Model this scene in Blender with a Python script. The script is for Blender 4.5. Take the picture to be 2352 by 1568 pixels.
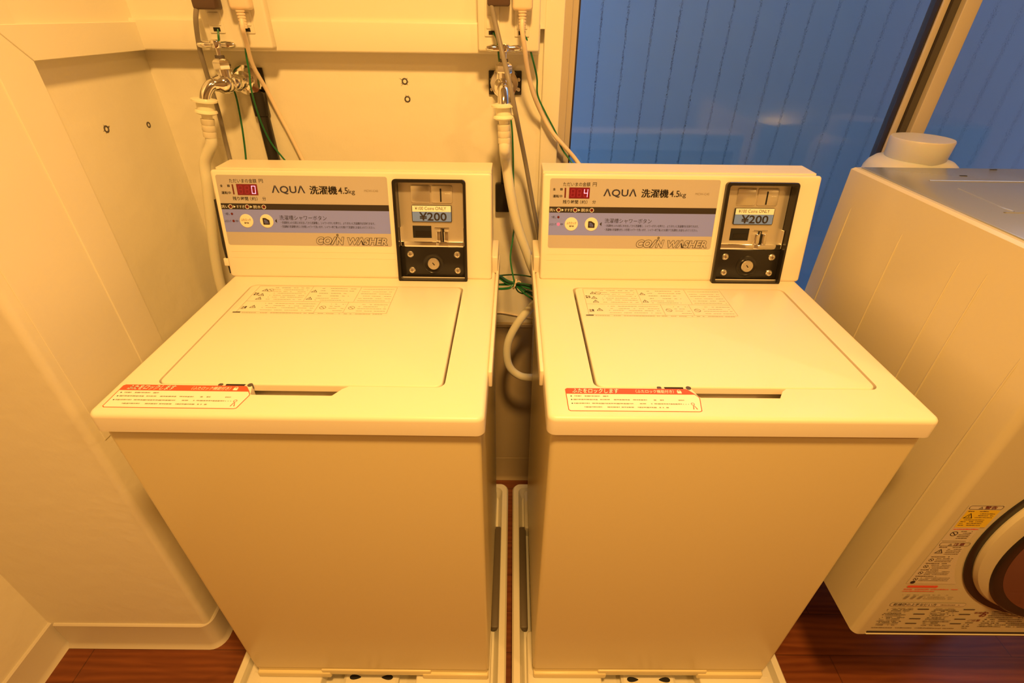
import bpy, bmesh, math, random
from mathutils import Matrix, Vector
random.seed(7)
C = bpy.context.scene.collection
for o in list(bpy.data.objects): bpy.data.objects.remove(o)

# ------------------------------------------------------------------ camera
yaw, pitch, roll = 0.003139, 0.587415, 0.012503
cp, sp, cy_, sy_ = math.cos(pitch), math.sin(pitch), math.cos(yaw), math.sin(yaw)
fw = Vector((sy_*cp, cy_*cp, -sp)); rt = Vector((cy_, -sy_, 0)); up = rt.cross(fw)
rt2 = rt*math.cos(roll) + up*math.sin(roll); up2 = up*math.cos(roll) - rt*math.sin(roll)
cam = bpy.data.cameras.new('camera'); co = bpy.data.objects.new('camera', cam); C.objects.link(co)
mw = Matrix((( rt2.x, up2.x, -fw.x, 0.559505), (rt2.y, up2.y, -fw.y, -0.482943), (rt2.z, up2.z, -fw.z, 1.303961), (0, 0, 0, 1)))
co.matrix_world = mw
cam.sensor_width = 36; cam.lens = 1131.24/2352*36; cam.clip_start = 0.02
bpy.context.scene.camera = co

# ------------------------------------------------------------------ world, lights, exposure
w = bpy.data.worlds.new('dusk_sky'); bpy.context.scene.world = w; w.use_nodes = True
bgn = w.node_tree.nodes['Background']; bgn.inputs[0].default_value = (0.33, 0.46, 0.70, 1); bgn.inputs[1].default_value = 6.0
vs = bpy.context.scene.view_settings
vs.view_transform = 'Standard'; vs.look = 'None'; vs.gamma = 1; vs.use_curve_mapping = False
vs.exposure = 0.0
WARM = (1.0, 0.53, 0.14)
def area(name, loc, size, power, col=WARM, rot=(0, 0, 0), shape='DISK'):
    l = bpy.data.lights.new(name, 'AREA'); l.shape = shape; l.size = size; l.energy = power; l.color = col
    o = bpy.data.objects.new(name, l); C.objects.link(o); o.location = loc; o.rotation_euler = rot
    return o
area('ceiling_lamp_light', (0.62, -0.50, 2.26), 0.20, 42)
area('added_fill_light', (1.9, -1.15, 2.26), 0.20, 16)  # unseen lamp, added to lighten the right floor and the dryer front

# ------------------------------------------------------------------ materials
def mat(name, col, rough=0.5, metal=0.0, spec=0.5, emit=None, es=0.0, bump=None, var=None, trans=0.0, ior=1.45, coat=0.0, sss=0.0):
    m = bpy.data.materials.new(name); m.use_nodes = True
    nt = m.node_tree; b = nt.nodes['Principled BSDF']
    b.inputs['Base Color'].default_value = (*col, 1); b.inputs['Roughness'].default_value = rough
    b.inputs['Metallic'].default_value = metal; b.inputs['Specular IOR Level'].default_value = spec
    b.inputs['Transmission Weight'].default_value = trans; b.inputs['IOR'].default_value = ior
    b.inputs['Coat Weight'].default_value = coat
    if sss:
        b.inputs['Subsurface Weight'].default_value = sss; b.inputs['Subsurface Scale'].default_value = 0.02
    if emit: b.inputs['Emission Color'].default_value = (*emit, 1); b.inputs['Emission Strength'].default_value = es
    tc = nt.nodes.new('ShaderNodeTexCoord')
    if var:
        n = nt.nodes.new('ShaderNodeTexNoise'); n.inputs['Scale'].default_value = var[0]; n.inputs['Detail'].default_value = 4
        nt.links.new(tc.outputs['Object'], n.inputs['Vector'])
        mx = nt.nodes.new('ShaderNodeMix'); mx.data_type = 'RGBA'
        mx.inputs[6].default_value = (*[c*(1-var[1]) for c in col], 1); mx.inputs[7].default_value = (*[min(1, c*(1+var[1])) for c in col], 1)
        nt.links.new(n.outputs['Fac'], mx.inputs[0]); nt.links.new(mx.outputs[2], b.inputs['Base Color'])
    if bump:
        n = nt.nodes.new('ShaderNodeTexNoise'); n.inputs['Scale'].default_value = bump[0]; n.inputs['Detail'].default_value = 5
        nt.links.new(tc.outputs['Object'], n.inputs['Vector'])
        bp = nt.nodes.new('ShaderNodeBump'); bp.inputs['Strength'].default_value = bump[1]; bp.inputs['Distance'].default_value = bump[2]
        nt.links.new(n.outputs['Fac'], bp.inputs['Height']); nt.links.new(bp.outputs[0], b.inputs['Normal'])
    return m
M = {}
M['wall'] = mat('painted_wall', (0.83, 0.79, 0.66), 0.55, spec=0.35, bump=(26, 0.35, 0.004), var=(3, 0.02))
M['farwall'] = mat('tan_far_wall', (0.42, 0.33, 0.21), 0.7)
M['wall_gloss'] = mat('gloss_painted_wood', (0.84, 0.80, 0.68), 0.38, spec=0.4, bump=(14, 0.25, 0.004))
M['ceil'] = mat('ceiling_paint', (0.6, 0.56, 0.46), 0.8)
M['base'] = mat('vinyl_baseboard', (0.66, 0.60, 0.50), 0.45)
M['white'] = mat('enamel_cream', (0.79, 0.69, 0.41), 0.28, spec=0.4)
M['plastic'] = mat('cream_plastic', (0.84, 0.77, 0.64), 0.32, spec=0.4)
M['panel'] = mat('tan_panel_print', (0.48, 0.44, 0.42), 0.35)
M['mauve'] = mat('blue_grey_panel_print', (0.24, 0.29, 0.92), 0.35)
M['blackp'] = mat('black_plastic', (0.018, 0.015, 0.013), 0.22)
M['dark'] = mat('dark_void', (0.01, 0.008, 0.007), 0.7)
M['ink'] = mat('black_ink', (0.03, 0.022, 0.02), 0.5)
M['inkgrey'] = mat('grey_ink', (0.30, 0.25, 0.18), 0.5)
M['inkbrown'] = mat('dark_brown_ink', (0.13, 0.085, 0.05), 0.5)
M['maroon'] = mat('maroon_ink', (0.16, 0.012, 0.015), 0.5)
M['dryerlabel'] = mat('dryer_label_film', (0.64, 0.56, 0.42), 0.45)
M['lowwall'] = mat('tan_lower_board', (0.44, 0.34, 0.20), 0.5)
M['inkblue'] = mat('navy_ink', (0.035, 0.035, 0.07), 0.4)
M['inkwhite'] = mat('white_ink', (0.8, 0.78, 0.72), 0.5)
M['redink'] = mat('red_ink', (0.80, 0.10, 0.045), 0.45)
M['redglass'] = mat('red_display_glass', (0.14, 0.008, 0.015), 0.25, emit=(0.8, 0.01, 0.03), es=0.07)
M['seg_off'] = mat('unlit_segment', (0.30, 0.03, 0.05), 0.4, emit=(0.8, 0.02, 0.06), es=0.08)
M['seg_on'] = mat('lit_segment', (0.9, 0.3, 0.4), 0.4, emit=(1.0, 0.30, 0.45), es=2.2)
M['led_on'] = mat('lit_red_lamp', (0.9, 0.1, 0.1), 0.4, emit=(1.0, 0.07, 0.12), es=1.6)
M['led_off'] = mat('unlit_red_lamp', (0.13, 0.010, 0.008), 0.3)
M['coinmetal'] = mat('satin_champagne_metal', (0.72, 0.66, 0.56), 0.36, metal=0.75)
M['chrome'] = mat('chrome', (0.88, 0.86, 0.83), 0.10, metal=1)
M['nickel'] = mat('nickel', (0.80, 0.76, 0.68), 0.25, metal=0.9)
M['label_blue'] = mat('label_blue', (0.17, 0.29, 0.85), 0.5)
M['label_white'] = mat('label_white', (0.88, 0.86, 0.78), 0.5)
M['label_clear'] = mat('clear_film_label', (0.80, 0.76, 0.62), 0.42)
M['yellow'] = mat('label_yellow', (0.78, 0.55, 0.03), 0.5)
M['hose'] = mat('ribbed_hose_pvc', (0.82, 0.80, 0.66), 0.35, sss=0.15)
M['hoseclear'] = mat('clear_hose_sleeve', (0.72, 0.66, 0.52), 0.2, coat=0.4)
M['nut'] = mat('ivory_plastic', (0.88, 0.84, 0.66), 0.35)
M['cream_cord'] = mat('cream_cord_pvc', (0.82, 0.68, 0.52), 0.4)
M['grey_cord'] = mat('grey_cord_pvc', (0.27, 0.235, 0.20), 0.45)
M['green'] = mat('green_earth_wire', (0.015, 0.16, 0.055), 0.4)
M['dkgreen'] = mat('dark_green_wire', (0.010, 0.05, 0.025), 0.4)
M['outlet'] = mat('outlet_plastic', (0.82, 0.78, 0.66), 0.4)
M['brownp'] = mat('brown_plug_plastic', (0.10, 0.06, 0.045), 0.4)
M['alu'] = mat('bronze_aluminium', (0.55, 0.48, 0.38), 0.38, metal=0.12)
M['brownalu'] = mat('dark_bronze_channel', (0.10, 0.085, 0.07), 0.45, metal=0.3)
M['gasket'] = mat('dark_window_gasket', (0.03, 0.022, 0.02), 0.5)
M['pan'] = mat('washing_pan_plastic', (0.78, 0.74, 0.62), 0.4)
M['panshade'] = mat('shaded_pan_channel', (0.13, 0.10, 0.065), 0.5)  # pan plastic darkened to stand for the shade between the washers
M['dryer'] = mat('dryer_cream_enamel', (0.60, 0.54, 0.37), 0.22, spec=0.5)
M['dryertop'] = mat('dryer_grey_steel_top', (0.34, 0.35, 0.32), 0.22, metal=0.35)
M['smoke'] = mat('smoked_door_glass', (0.15, 0.065, 0.05), 0.08, coat=0.6)
M['steel'] = mat('painted_steel_stand', (0.45, 0.42, 0.38), 0.4, metal=0.3)
M['jug'] = mat('translucent_polythene', (0.58, 0.57, 0.53), 0.38, sss=0.35)
M['jugcap'] = mat('frosted_polythene_cap', (0.54, 0.53, 0.50), 0.42, sss=0.25)
M['plug_dark'] = mat('dark_wall_plug', (0.09, 0.075, 0.07), 0.5)
M['lampglass'] = mat('lamp_diffuser', (0.9, 0.85, 0.7), 0.4, emit=WARM, es=6)

# wood floor: procedural planks with grain
def wood():
    m = bpy.data.materials.new('reddish_wood_floor'); m.use_nodes = True; nt = m.node_tree; b = nt.nodes['Principled BSDF']
    tc = nt.nodes.new('ShaderNodeTexCoord')
    mp = nt.nodes.new('ShaderNodeMapping'); mp.inputs['Scale'].default_value = (2.2, 22, 1)
    nt.links.new(tc.outputs['Object'], mp.inputs[0])
    n1 = nt.nodes.new('ShaderNodeTexNoise'); n1.inputs['Scale'].default_value = 2.4; n1.inputs['Detail'].default_value = 8; n1.inputs['Distortion'].default_value = 1.2
    nt.links.new(mp.outputs[0], n1.inputs['Vector'])
    wv = nt.nodes.new('ShaderNodeTexWave'); wv.wave_type = 'BANDS'; wv.bands_direction = 'Y'
    wv.inputs['Scale'].default_value = 0.9; wv.inputs['Distortion'].default_value = 7; wv.inputs['Detail'].default_value = 3
    nt.links.new(mp.outputs[0], wv.inputs['Vector'])
    br = nt.nodes.new('ShaderNodeTexBrick'); br.inputs['Scale'].default_value = 1.0
    br.inputs['Brick Width'].default_value = 0.9; br.inputs['Row Height'].default_value = 0.10; br.inputs['Mortar Size'].default_value = 0.0012
    br.inputs['Color1'].default_value = (0.9, 0.9, 0.9, 1); br.inputs['Color2'].default_value = (1.1, 1.1, 1.1, 1); br.inputs['Mortar'].default_value = (0.45, 0.45, 0.45, 1)
    nt.links.new(tc.outputs['Object'], br.inputs['Vector'])
    cr = nt.nodes.new('ShaderNodeValToRGB'); cr.color_ramp.elements[0].color = (0.14, 0.032, 0.007, 1); cr.color_ramp.elements[1].color = (0.235, 0.066, 0.015, 1)
    cr.color_ramp.elements[0].position = 0.3; cr.color_ramp.elements[1].position = 0.75
    ad = nt.nodes.new('ShaderNodeMath'); ad.operation = 'MULTIPLY_ADD'; ad.inputs[1].default_value = 0.25
    nt.links.new(wv.outputs['Fac'], ad.inputs[0])
    hf = nt.nodes.new('ShaderNodeMath'); hf.operation = 'MULTIPLY'; hf.inputs[1].default_value = 0.8
    nt.links.new(n1.outputs['Fac'], hf.inputs[0]); nt.links.new(hf.outputs[0], ad.inputs[2]); nt.links.new(ad.outputs[0], cr.inputs[0])
    mx = nt.nodes.new('ShaderNodeMix'); mx.data_type = 'RGBA'; mx.blend_type = 'MULTIPLY'; mx.inputs[0].default_value = 1
    nt.links.new(cr.outputs[0], mx.inputs[6]); nt.links.new(br.outputs['Color'], mx.inputs[7]); nt.links.new(mx.outputs[2], b.inputs['Base Color'])
    b.inputs['Roughness'].default_value = 0.4
    return m
M['wood'] = wood()

def siding():
    m = mat('blue_painted_siding', (0.115, 0.235, 0.40), 0.6)
    return m
M['siding'] = siding()
def hammered():
    m = bpy.data.materials.new('hammered_window_glass'); m.use_nodes = True; nt = m.node_tree; b = nt.nodes['Principled BSDF']
    b.inputs['Base Color'].default_value = (0.93, 0.96, 1.0, 1); b.inputs['Roughness'].default_value = 0.02
    b.inputs['Transmission Weight'].default_value = 1; b.inputs['IOR'].default_value = 1.45
    tc = nt.nodes.new('ShaderNodeTexCoord'); n = nt.nodes.new('ShaderNodeTexNoise'); n.inputs['Scale'].default_value = 420; n.inputs['Detail'].default_value = 1.5
    nt.links.new(tc.outputs['Object'], n.inputs['Vector'])
    bp = nt.nodes.new('ShaderNodeBump'); bp.inputs['Strength'].default_value = 0.07; bp.inputs['Distance'].default_value = 0.0006
    nt.links.new(n.outputs['Fac'], bp.inputs['Height']); nt.links.new(bp.outputs[0], b.inputs['Normal'])
    return m
M['glass'] = hammered()

# ------------------------------------------------------------------ mesh helpers
def rrect(x0, y0, x1, y1, r, n=5):
    r = max(1e-5, min(r, (x1-x0)/2-1e-6, (y1-y0)/2-1e-6)); pts = []
    for cx, cy, a0 in ((x1-r, y1-r, 0), (x0+r, y1-r, 90), (x0+r, y0+r, 180), (x1-r, y0+r, 270)):
        for k in range(n+1):
            a = math.radians(a0+90*k/n); pts.append((cx+r*math.cos(a), cy+r*math.sin(a)))
    return pts
def circ(cx, cy, r, n=28):
    return [(cx+r*math.cos(2*math.pi*k/n), cy+r*math.sin(2*math.pi*k/n)) for k in range(n)]
TXT = {}
FLAT = bpy.data.fonts  # built-in font only
def text_mesh(s, offset=0.0, extrude=0.0, shear=0.0, spacing=1.0):
    key = (s, offset, extrude, shear, spacing)
    if key in TXT: return TXT[key]
    cu = bpy.data.curves.new('t', 'FONT'); cu.body = s; cu.size = 1; cu.offset = offset; cu.extrude = extrude; cu.shear = shear
    cu.space_character = spacing; cu.resolution_u = 3; cu.fill_mode = 'FRONT' if extrude == 0 else 'BOTH'
    ob = bpy.data.objects.new('t', cu); C.objects.link(ob)
    dg = bpy.context.evaluated_depsgraph_get(); dg.update()
    me = bpy.data.meshes.new_from_object(ob.evaluated_get(dg))
    vs_ = [v.co.copy() for v in me.vertices]; fs = [tuple(p.vertices) for p in me.polygons]
    bpy.data.objects.remove(ob); bpy.data.curves.remove(cu); bpy.data.meshes.remove(me)
    TXT[key] = (vs_, fs); return TXT[key]

class MB:
    def __init__(s, mtx=None):
        s.bm = bmesh.new(); s.mats = []; s.mtx = mtx or Matrix.Identity(4)
    def mi(s, m):
        m = M[m]
        if m not in s.mats: s.mats.append(m)
        return s.mats.index(m)
    def add(s, vs_, fs, m, mtx=None):
        k = s.mi(m); T = s.mtx if mtx is None else s.mtx @ mtx
        bv = [s.bm.verts.new(T @ Vector(v)) for v in vs_]
        for f in fs:
            try: fc = s.bm.faces.new([bv[i] for i in f]); fc.material_index = k; fc.smooth = True
            except ValueError: pass
    def box(s, lo, hi, m, bev=0.0, seg=3, mtx=None):
        b = bmesh.new(); bmesh.ops.create_cube(b, size=1)
        for v in b.verts: v.co = Vector([(lo[i]+hi[i])/2 + v.co[i]*(hi[i]-lo[i]) for i in range(3)])
        if bev > 0: bmesh.ops.bevel(b, geom=list(b.edges), offset=bev, segments=seg, profile=0.5, affect='EDGES')
        s.take(b, m, mtx)
    def take(s, b, m, mtx=None):
        b.verts.index_update(); s.add([v.co.copy() for v in b.verts], [[v.index for v in f.verts] for f in b.faces], m, mtx); b.free()
    def loops(s, L, m, cap0=True, cap1=True, mtx=None):
        n = len(L[0]); vs_ = [p for l in L for p in l]; fs = []
        for j in range(len(L)-1):
            for i in range(n):
                a, b_ = j*n+i, j*n+(i+1) % n; fs.append((a, b_, b_+n, a+n))
        if cap0: fs.append(tuple(reversed(range(n))))
        if cap1: fs.append(tuple((len(L)-1)*n+i for i in range(n)))
        s.add(vs_, fs, m, mtx)
    def slab(s, pts, z0, z1, m, r=0.0, seg=4, mtx=None, cx=None):
        """extrude a rounded 2D outline from z0 to z1 with a rounded top edge of radius r (outline from rrect/circ)"""
        L = [[(x, y, z0) for x, y in pts]]
        if r > 0:
            for k in range(seg+1):
                a = math.pi/2*k/seg; L.append([(x, y, z1-r+r*math.sin(a)) for x, y in inset(pts, r*(1-math.cos(a)))])
        else: L.append([(x, y, z1) for x, y in pts])
        s.loops(L, m, mtx=mtx)
    def plate(s, outer, holes, z0, z1, m, hm=None, r=0.0, mtx=None, hdepth=None):
        """flat plate with holes: top face at z1, rounded outer rim, walls down to z0, hole walls down to hdepth"""
        seg = 4; L = [[(x, y, z0) for x, y in outer]]
        if r > 0:
            for k in range(seg+1):
                a = math.pi/2*k/seg; L.append([(x, y, z1-r+r*math.sin(a)) for x, y in inset(outer, r*(1-math.cos(a)))])
        else: L.append([(x, y, z1) for x, y in outer])
        s.loops(L, m, cap0=False, cap1=False, mtx=mtx)
        b = bmesh.new(); ed = []
        for lp in [[(p[0], p[1]) for p in L[-1]]] + list(holes):
            v = [b.verts.new((x, y, z1)) for x, y in lp]
            ed += [b.edges.new((v[i], v[(i+1) % len(v)])) for i in range(len(v))]
        bmesh.ops.triangle_fill(b, use_beauty=True, edges=ed)
        for f in b.faces:
            f.normal_update()
            if f.normal.z < 0: f.normal_flip()
        s.take(b, m, mtx)
        hz = z0 if hdepth is None else hdepth
        for h in holes:
            s.loops([[(x, y, z1) for x, y in h], [(x, y, hz) for x, y in h]], hm or m, cap0=False, cap1=False, mtx=mtx)
    def poly(s, pts, z, m, mtx=None):
        s.add([(x, y, z) for x, y in pts], [tuple(range(len(pts)))], m, mtx)
    def rect(s, x0, y0, x1, y1, z, m, mtx=None): s.poly([(x0, y0), (x1, y0), (x1, y1), (x0, y1)], z, m, mtx)
    def frame(s, outer, inner, z, m, mtx=None):
        n = len(outer); s.add([(x, y, z) for x, y in outer]+[(x, y, z) for x, y in inner], [(i, (i+1) % n, n+(i+1) % n, n+i) for i in range(n)], m, mtx)
    def text(s, t, x0, y0, x1, y1, z, m, offset=0.0, shear=0.0, spacing=1.0, mtx=None, center=False, ref=None):
        """fit text into the box x0..x1, y0..y1"""
        vs_, fs = text_mesh(t, offset, 0, shear, spacing)
        if not vs_: return
        rv = vs_ if ref is None else ref
        a0, a1 = min(v.x for v in rv), max(v.x for v in rv); b0, b1 = min(v.y for v in rv), max(v.y for v in rv)
        kx, ky = (x1-x0)/max(1e-6, a1-a0), (y1-y0)/max(1e-6, b1-b0)
        s.add([(x0+(v.x-a0)*kx, y0+(v.y-b0)*ky, z) for v in vs_], fs, m, mtx)
    def tube(s, path, r, m, n=12, sub=6, cap=True, mtx=None, rf=None):
        P = [Vector(p) for p in path]
        if sub > 1 and len(P) > 2:
            Q = []
            for i in range(len(P)-1):
                p0, p1, p2, p3 = P[max(i-1, 0)], P[i], P[i+1], P[min(i+2, len(P)-1)]
                for k in range(sub):
                    t = k/sub; Q.append(0.5*((2*p1)+(-p0+p2)*t+(2*p0-5*p1+4*p2-p3)*t*t+(-p0+3*p1-3*p2+p3)*t**3))
            P = Q+[P[-1]]
        T = (P[1]-P[0]).normalized(); N = T.orthogonal().normalized(); L = []
        for i, p in enumerate(P):
            t = (P[min(i+1, len(P)-1)]-P[max(i-1, 0)]).normalized()
            N = (N-t*N.dot(t)).normalized(); B = t.cross(N)
            rr = r if rf is None else rf(i/(len(P)-1), i)
            L.append([p+rr*(N*math.cos(2*math.pi*k/n)+B*math.sin(2*math.pi*k/n)) for k in range(n)])
        s.loops(L, m, cap, cap, mtx)
    def lathe(s, prof, m, origin=(0, 0, 0), axis=(0, 0, 1), n=32, mtx=None):
        """prof: list of (radius, height) along axis"""
        A = Vector(axis).normalized(); U = A.orthogonal().normalized(); V = A.cross(U); O = Vector(origin)
        L = [[O+A*h+max(r_, 1e-5)*(U*math.cos(2*math.pi*k/n)+V*math.sin(2*math.pi*k/n)) for k in range(n)] for r_, h in prof]
        s.loops(L, m, True, True, mtx)
    def build(s, name, parent=None, angle=32, **kw):
        bmesh.ops.remove_doubles(s.bm, verts=s.bm.verts, dist=1e-7)
        me = bpy.data.meshes.new(name); s.bm.to_mesh(me); s.bm.free()
        for m in s.mats: me.materials.append(m)
        me.set_sharp_from_angle(angle=math.radians(angle))
        o = bpy.data.objects.new(name, me); C.objects.link(o)
        if parent is not None: o.parent = parent
        for k, v in kw.items(): o[k] = v
        return o
def inset(pts, d):
    """move a convex-ish ccw outline inwards by d along vertex normals"""
    if d <= 0: return list(pts)
    n = len(pts); out = []
    for i in range(n):
        p0, p1, p2 = Vector(pts[i-1]), Vector(pts[i]), Vector(pts[(i+1) % n])
        e1, e2 = (p1-p0), (p2-p1)
        if e1.length < 1e-9: e1 = e2
        if e2.length < 1e-9: e2 = e1
        e1.normalize(); e2.normalize()
        nn = Vector((-e1.y-e2.y, e1.x+e2.x)); nn.normalize()
        k = d/max(0.5, nn.dot(Vector((-e1.y, e1.x)))); out.append((p1.x+nn.x*k, p1.y+nn.y*k))
    return out
def thing(name, label, cat, loc=(0, 0, 0), rz=0, group=None):
    o = bpy.data.objects.new(name, None); C.objects.link(o); o.location = loc; o.rotation_euler = (0, 0, rz)
    o.empty_display_size = 0.1; o['label'] = label; o['category'] = cat
    if group: o['group'] = group
    return o
def struct(o): o['kind'] = 'structure'; return o
def tag(o, label, cat, group=None):
    o['label'] = label; o['category'] = cat
    if group: o['group'] = group
    return o

# ------------------------------------------------------------------ room shell
XL, XS, YF = -0.527, -0.149, 0.114      # left wall, side of the partition, front face of the partition
YR, YB = 0.610, 0.650                   # rail front, recessed back wall
ZR0, ZR1, ZC = 1.238, 1.284, 2.30
XR, YK = 2.9, -2.2
b = MB(); b.box((XL-0.1, YK-0.1, -0.1), (XR+0.1, 1.0, 0.0), 'wood'); struct(b.build('floor'))
b = MB(); b.box((XL-0.1, YK-0.1, ZC), (XR+0.1, 0.70, ZC+0.1), 'ceil'); struct(b.build('ceiling'))
b = MB(); b.box((XL-0.1, YK-0.1, 0.0), (XL, YF+0.05, ZC), 'wall'); struct(b.build('wall_left'))
b = MB(); b.box((XR, YK-0.1, 0.0), (XR+0.1, 0.70, ZC), 'farwall'); struct(b.build('wall_right'))
b = MB(); b.box((XL-0.1, YK-0.1, 0.0), (XR+0.1, YK, ZC), 'farwall'); struct(b.build('wall_front'))
# partition standing beside the left washer: front face + rounded corner + side
b = MB()
pts = [(XL-0.1, YF), (XS-0.012, YF)] + [(XS-0.012+0.012*math.sin(math.radians(a)), YF+0.012-0.012*math.cos(math.radians(a))) for a in (15, 30, 45, 60, 75, 90)] + [(XS, 0.3475), (XS-0.028, 0.3475), (XS-0.028, 0.72), (XL-0.1, 0.72)]
b.loops([[(x, y, 0.0) for x, y in pts], [(x, y, ZC) for x, y in pts]], 'wall'); struct(b.build('wall_partition'))
# back wall: recessed lower field, and window opening x 0.655..2.9
b = MB(); b.box((XS-0.028, YB, 0.0), (0.655, YB+0.06, ZC), 'wall'); b.box((0.655, YB, 0.0), (XR, YB+0.06, 0.42), 'wall'); b.box((0.655, YB, 2.05), (XR, YB+0.06, ZC), 'wall')
struct(b.build('wall_back'))
# upper field above the rail (slightly behind the rail face)
b = MB(); b.box((XS-0.026, YR+0.012, ZR1-0.004), (0.618, YB-0.0005, ZC), 'wall_gloss'); b.box((XS-0.0275, 0.3475, ZR1-0.004), (XS-0.010, YR+0.02, ZC), 'wall_gloss')
struct(b.build('trim_1'))
# rail along side and back
b = MB()
pm = [(0.3487, ZR0), (YR+0.002, ZR0), (YR+0.002, ZR1), (0.3035, ZR1)]
b.loops([[(XS-0.027, y, z) for y, z in pm], [(XS+0.0010, y, z) for y, z in pm], [(XS+0.0018, y, z) for y, z in inset(pm, 0.0008)]], 'wall_gloss')
b.box((XS-0.02, YR, ZR0), (0.609, YB-0.0005, ZR1+0.006), 'wall_gloss', 0.004)
struct(b.build('trim_2'))
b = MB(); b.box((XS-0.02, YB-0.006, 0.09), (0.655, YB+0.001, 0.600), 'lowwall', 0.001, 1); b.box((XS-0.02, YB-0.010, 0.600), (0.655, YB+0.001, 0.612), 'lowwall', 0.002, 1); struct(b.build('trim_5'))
# window side casing (white painted strip beside the frame)
b = MB(); b.box((0.618, YB-0.012, 0.42), (0.656, YB+0.03, 2.05), 'wall_gloss', 0.003); struct(b.build('trim_3'))
# casing board on the partition side, with a groove, and its upper sheet ending above the baseboard
b = MB()
pm = [(YF+0.165, 0.30), (0.3475, 0.30), (0.3475, ZR0), (0.3022, ZR1), (YF+0.165, ZR1)]
b.loops([[(XS, y, z) for y, z in pm], [(XS+0.0010, y, z) for y, z in pm], [(XS+0.0018, y, z) for y, z in inset(pm, 0.0008)]], 'wall_gloss')
b.box((XS, YF+0.022, 0.675), (XS+0.0015, YF+0.1625, ZC-0.001), 'wall_gloss', 0.0006, 1)
struct(b.build('trim_4'))
# skirting: left wall, partition front with round corner, back
def skirt(name, path, h=0.094, t=0.006, m='base'):
    b = MB(); L = []
    for i, (x, y, nx, ny) in enumerate(path):
        L.append([(x, y, 0.0), (x+nx*(t+0.008), y+ny*(t+0.008), 0.0), (x+nx*(t+0.003), y+ny*(t+0.003), 0.006), (x+nx*t, y+ny*t, 0.014), (x+nx*t, y+ny*t, h-0.003), (x+nx*(t-0.003), y+ny*(t-0.003), h), (x, y, h)])
    b.loops(L, m); return struct(b.build(name))
skirt('baseboard_left', [(XL, YK, 1, 0), (XL, YF, 1, 0)])
q = [(XL+0.014, YF, 0, -1), (XS-0.02, YF, 0, -1)]
for a in (15, 30, 45, 60, 75, 90):
    s_, c_ = math.sin(math.radians(a)), math.cos(math.radians(a)); q.append((XS-0.02+0.02*s_, YF+0.02-0.02*c_, s_, -c_))
q.append((XS, 0.3475, 1, 0)); skirt('baseboard_partition', q)
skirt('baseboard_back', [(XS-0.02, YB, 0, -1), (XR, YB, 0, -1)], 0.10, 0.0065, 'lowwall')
# drill holes with old wall plugs
def wall_plug(loc, ax, label, r=0.0055, crack=0.0):
    b = MB(); A = Vector(ax)
    b.lathe([(r*1.15, -0.002), (r*1.15, 0.0006), (r*0.8, 0.0012), (r*0.75, 0.0004), (r*0.35, -0.001)], 'plug_dark', loc, ax, 14)
    if crack:
        P = Vector(loc)+A*0.0004
        U = Vector((0, 0, 1)).cross(A)
        for k in range(6):
            an = random.uniform(0, 6.28); d = U*math.cos(an)+Vector((0, 0, 1))*math.sin(an)
            e = d.cross(A).normalized()*0.0006; b.add([P+d*r-e, P+d*r+e, P+d*(r+crack*random.uniform(0.4, 1))], [(0, 1, 2)], 'plug_dark')
    tag(b.build('wall_plug'), label, 'wall plug', 'old wall plugs left in the wall')
XW = XS-0.028
wall_plug((XW, 0.470, 1.122), (1, 0, 0), 'dark wall plug hole with a thin crack in the left side wall, nearer the partition', 0.0055, 0.009)
wall_plug((XW, 0.585, 1.109), (1, 0, 0), 'dark round wall plug hole in the left side wall, nearer the tap', 0.005)
wall_plug((0.337, YB, 1.186), (0, -1, 0), 'upper of two chipped wall plug holes in the back wall between the taps', 0.0055, 0.008)
wall_plug((0.339, YB, 1.153), (0, -1, 0), 'lower of two chipped wall plug holes in the back wall between the taps', 0.0055, 0.005)

# ------------------------------------------------------------------ window
WX0, WX1, WZ0, WZ1 = 0.655, XR, 0.42, 2.05
b = MB()
b.box((WX0, YB+0.004, WZ0), (0.672, YB+0.055, WZ1), 'alu', 0.002)
b.box((0.672, YB+0.012, WZ0), (0.684, YB+0.050, WZ1), 'alu', 0.0015)
b.box((0.684, YB+0.016, WZ0), (0.6875, YB+0.045, WZ1), 'gasket')
b.box((WX0, YB+0.004, WZ0), (WX1, YB+0.055, WZ0+0.035), 'alu', 0.002); b.box((WX0, YB+0.004, WZ1-0.035), (WX1, YB+0.055, WZ1), 'alu', 0.002)
struct(b.build('window_frame'))
b = MB()
b.box((1.376, YB+0.016, WZ0+0.03), (1.3795, YB+0.045, WZ1-0.03), 'gasket')
b.box((1.3795, YB+0.012, WZ0+0.03), (1.392, YB+0.045, WZ1-0.03), 'alu', 0.0012)
b.box((1.392, YB+0.010, WZ0+0.03), (1.396, YB+0.045, WZ1-0.03), 'gasket')
b.box((1.396, YB+0.018, WZ0+0.03), (1.4165, YB+0.045, WZ1-0.03), 'brownalu')
b.box((1.4165, YB+0.004, WZ0+0.03), (1.447, YB+0.048, WZ1-0.03), 'alu', 0.002)
struct(b.build('window_mullion'))
b = MB(); b.box((0.6865, YB+0.028, WZ0+0.03), (1.377, YB+0.032, WZ1-0.03), 'glass'); struct(b.build('window_1'))
b = MB(); b.box((1.446, YB+0.036, WZ0+0.03), (WX1, YB+0.040, WZ1-0.03), 'glass'); struct(b.build('window_2'))
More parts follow.
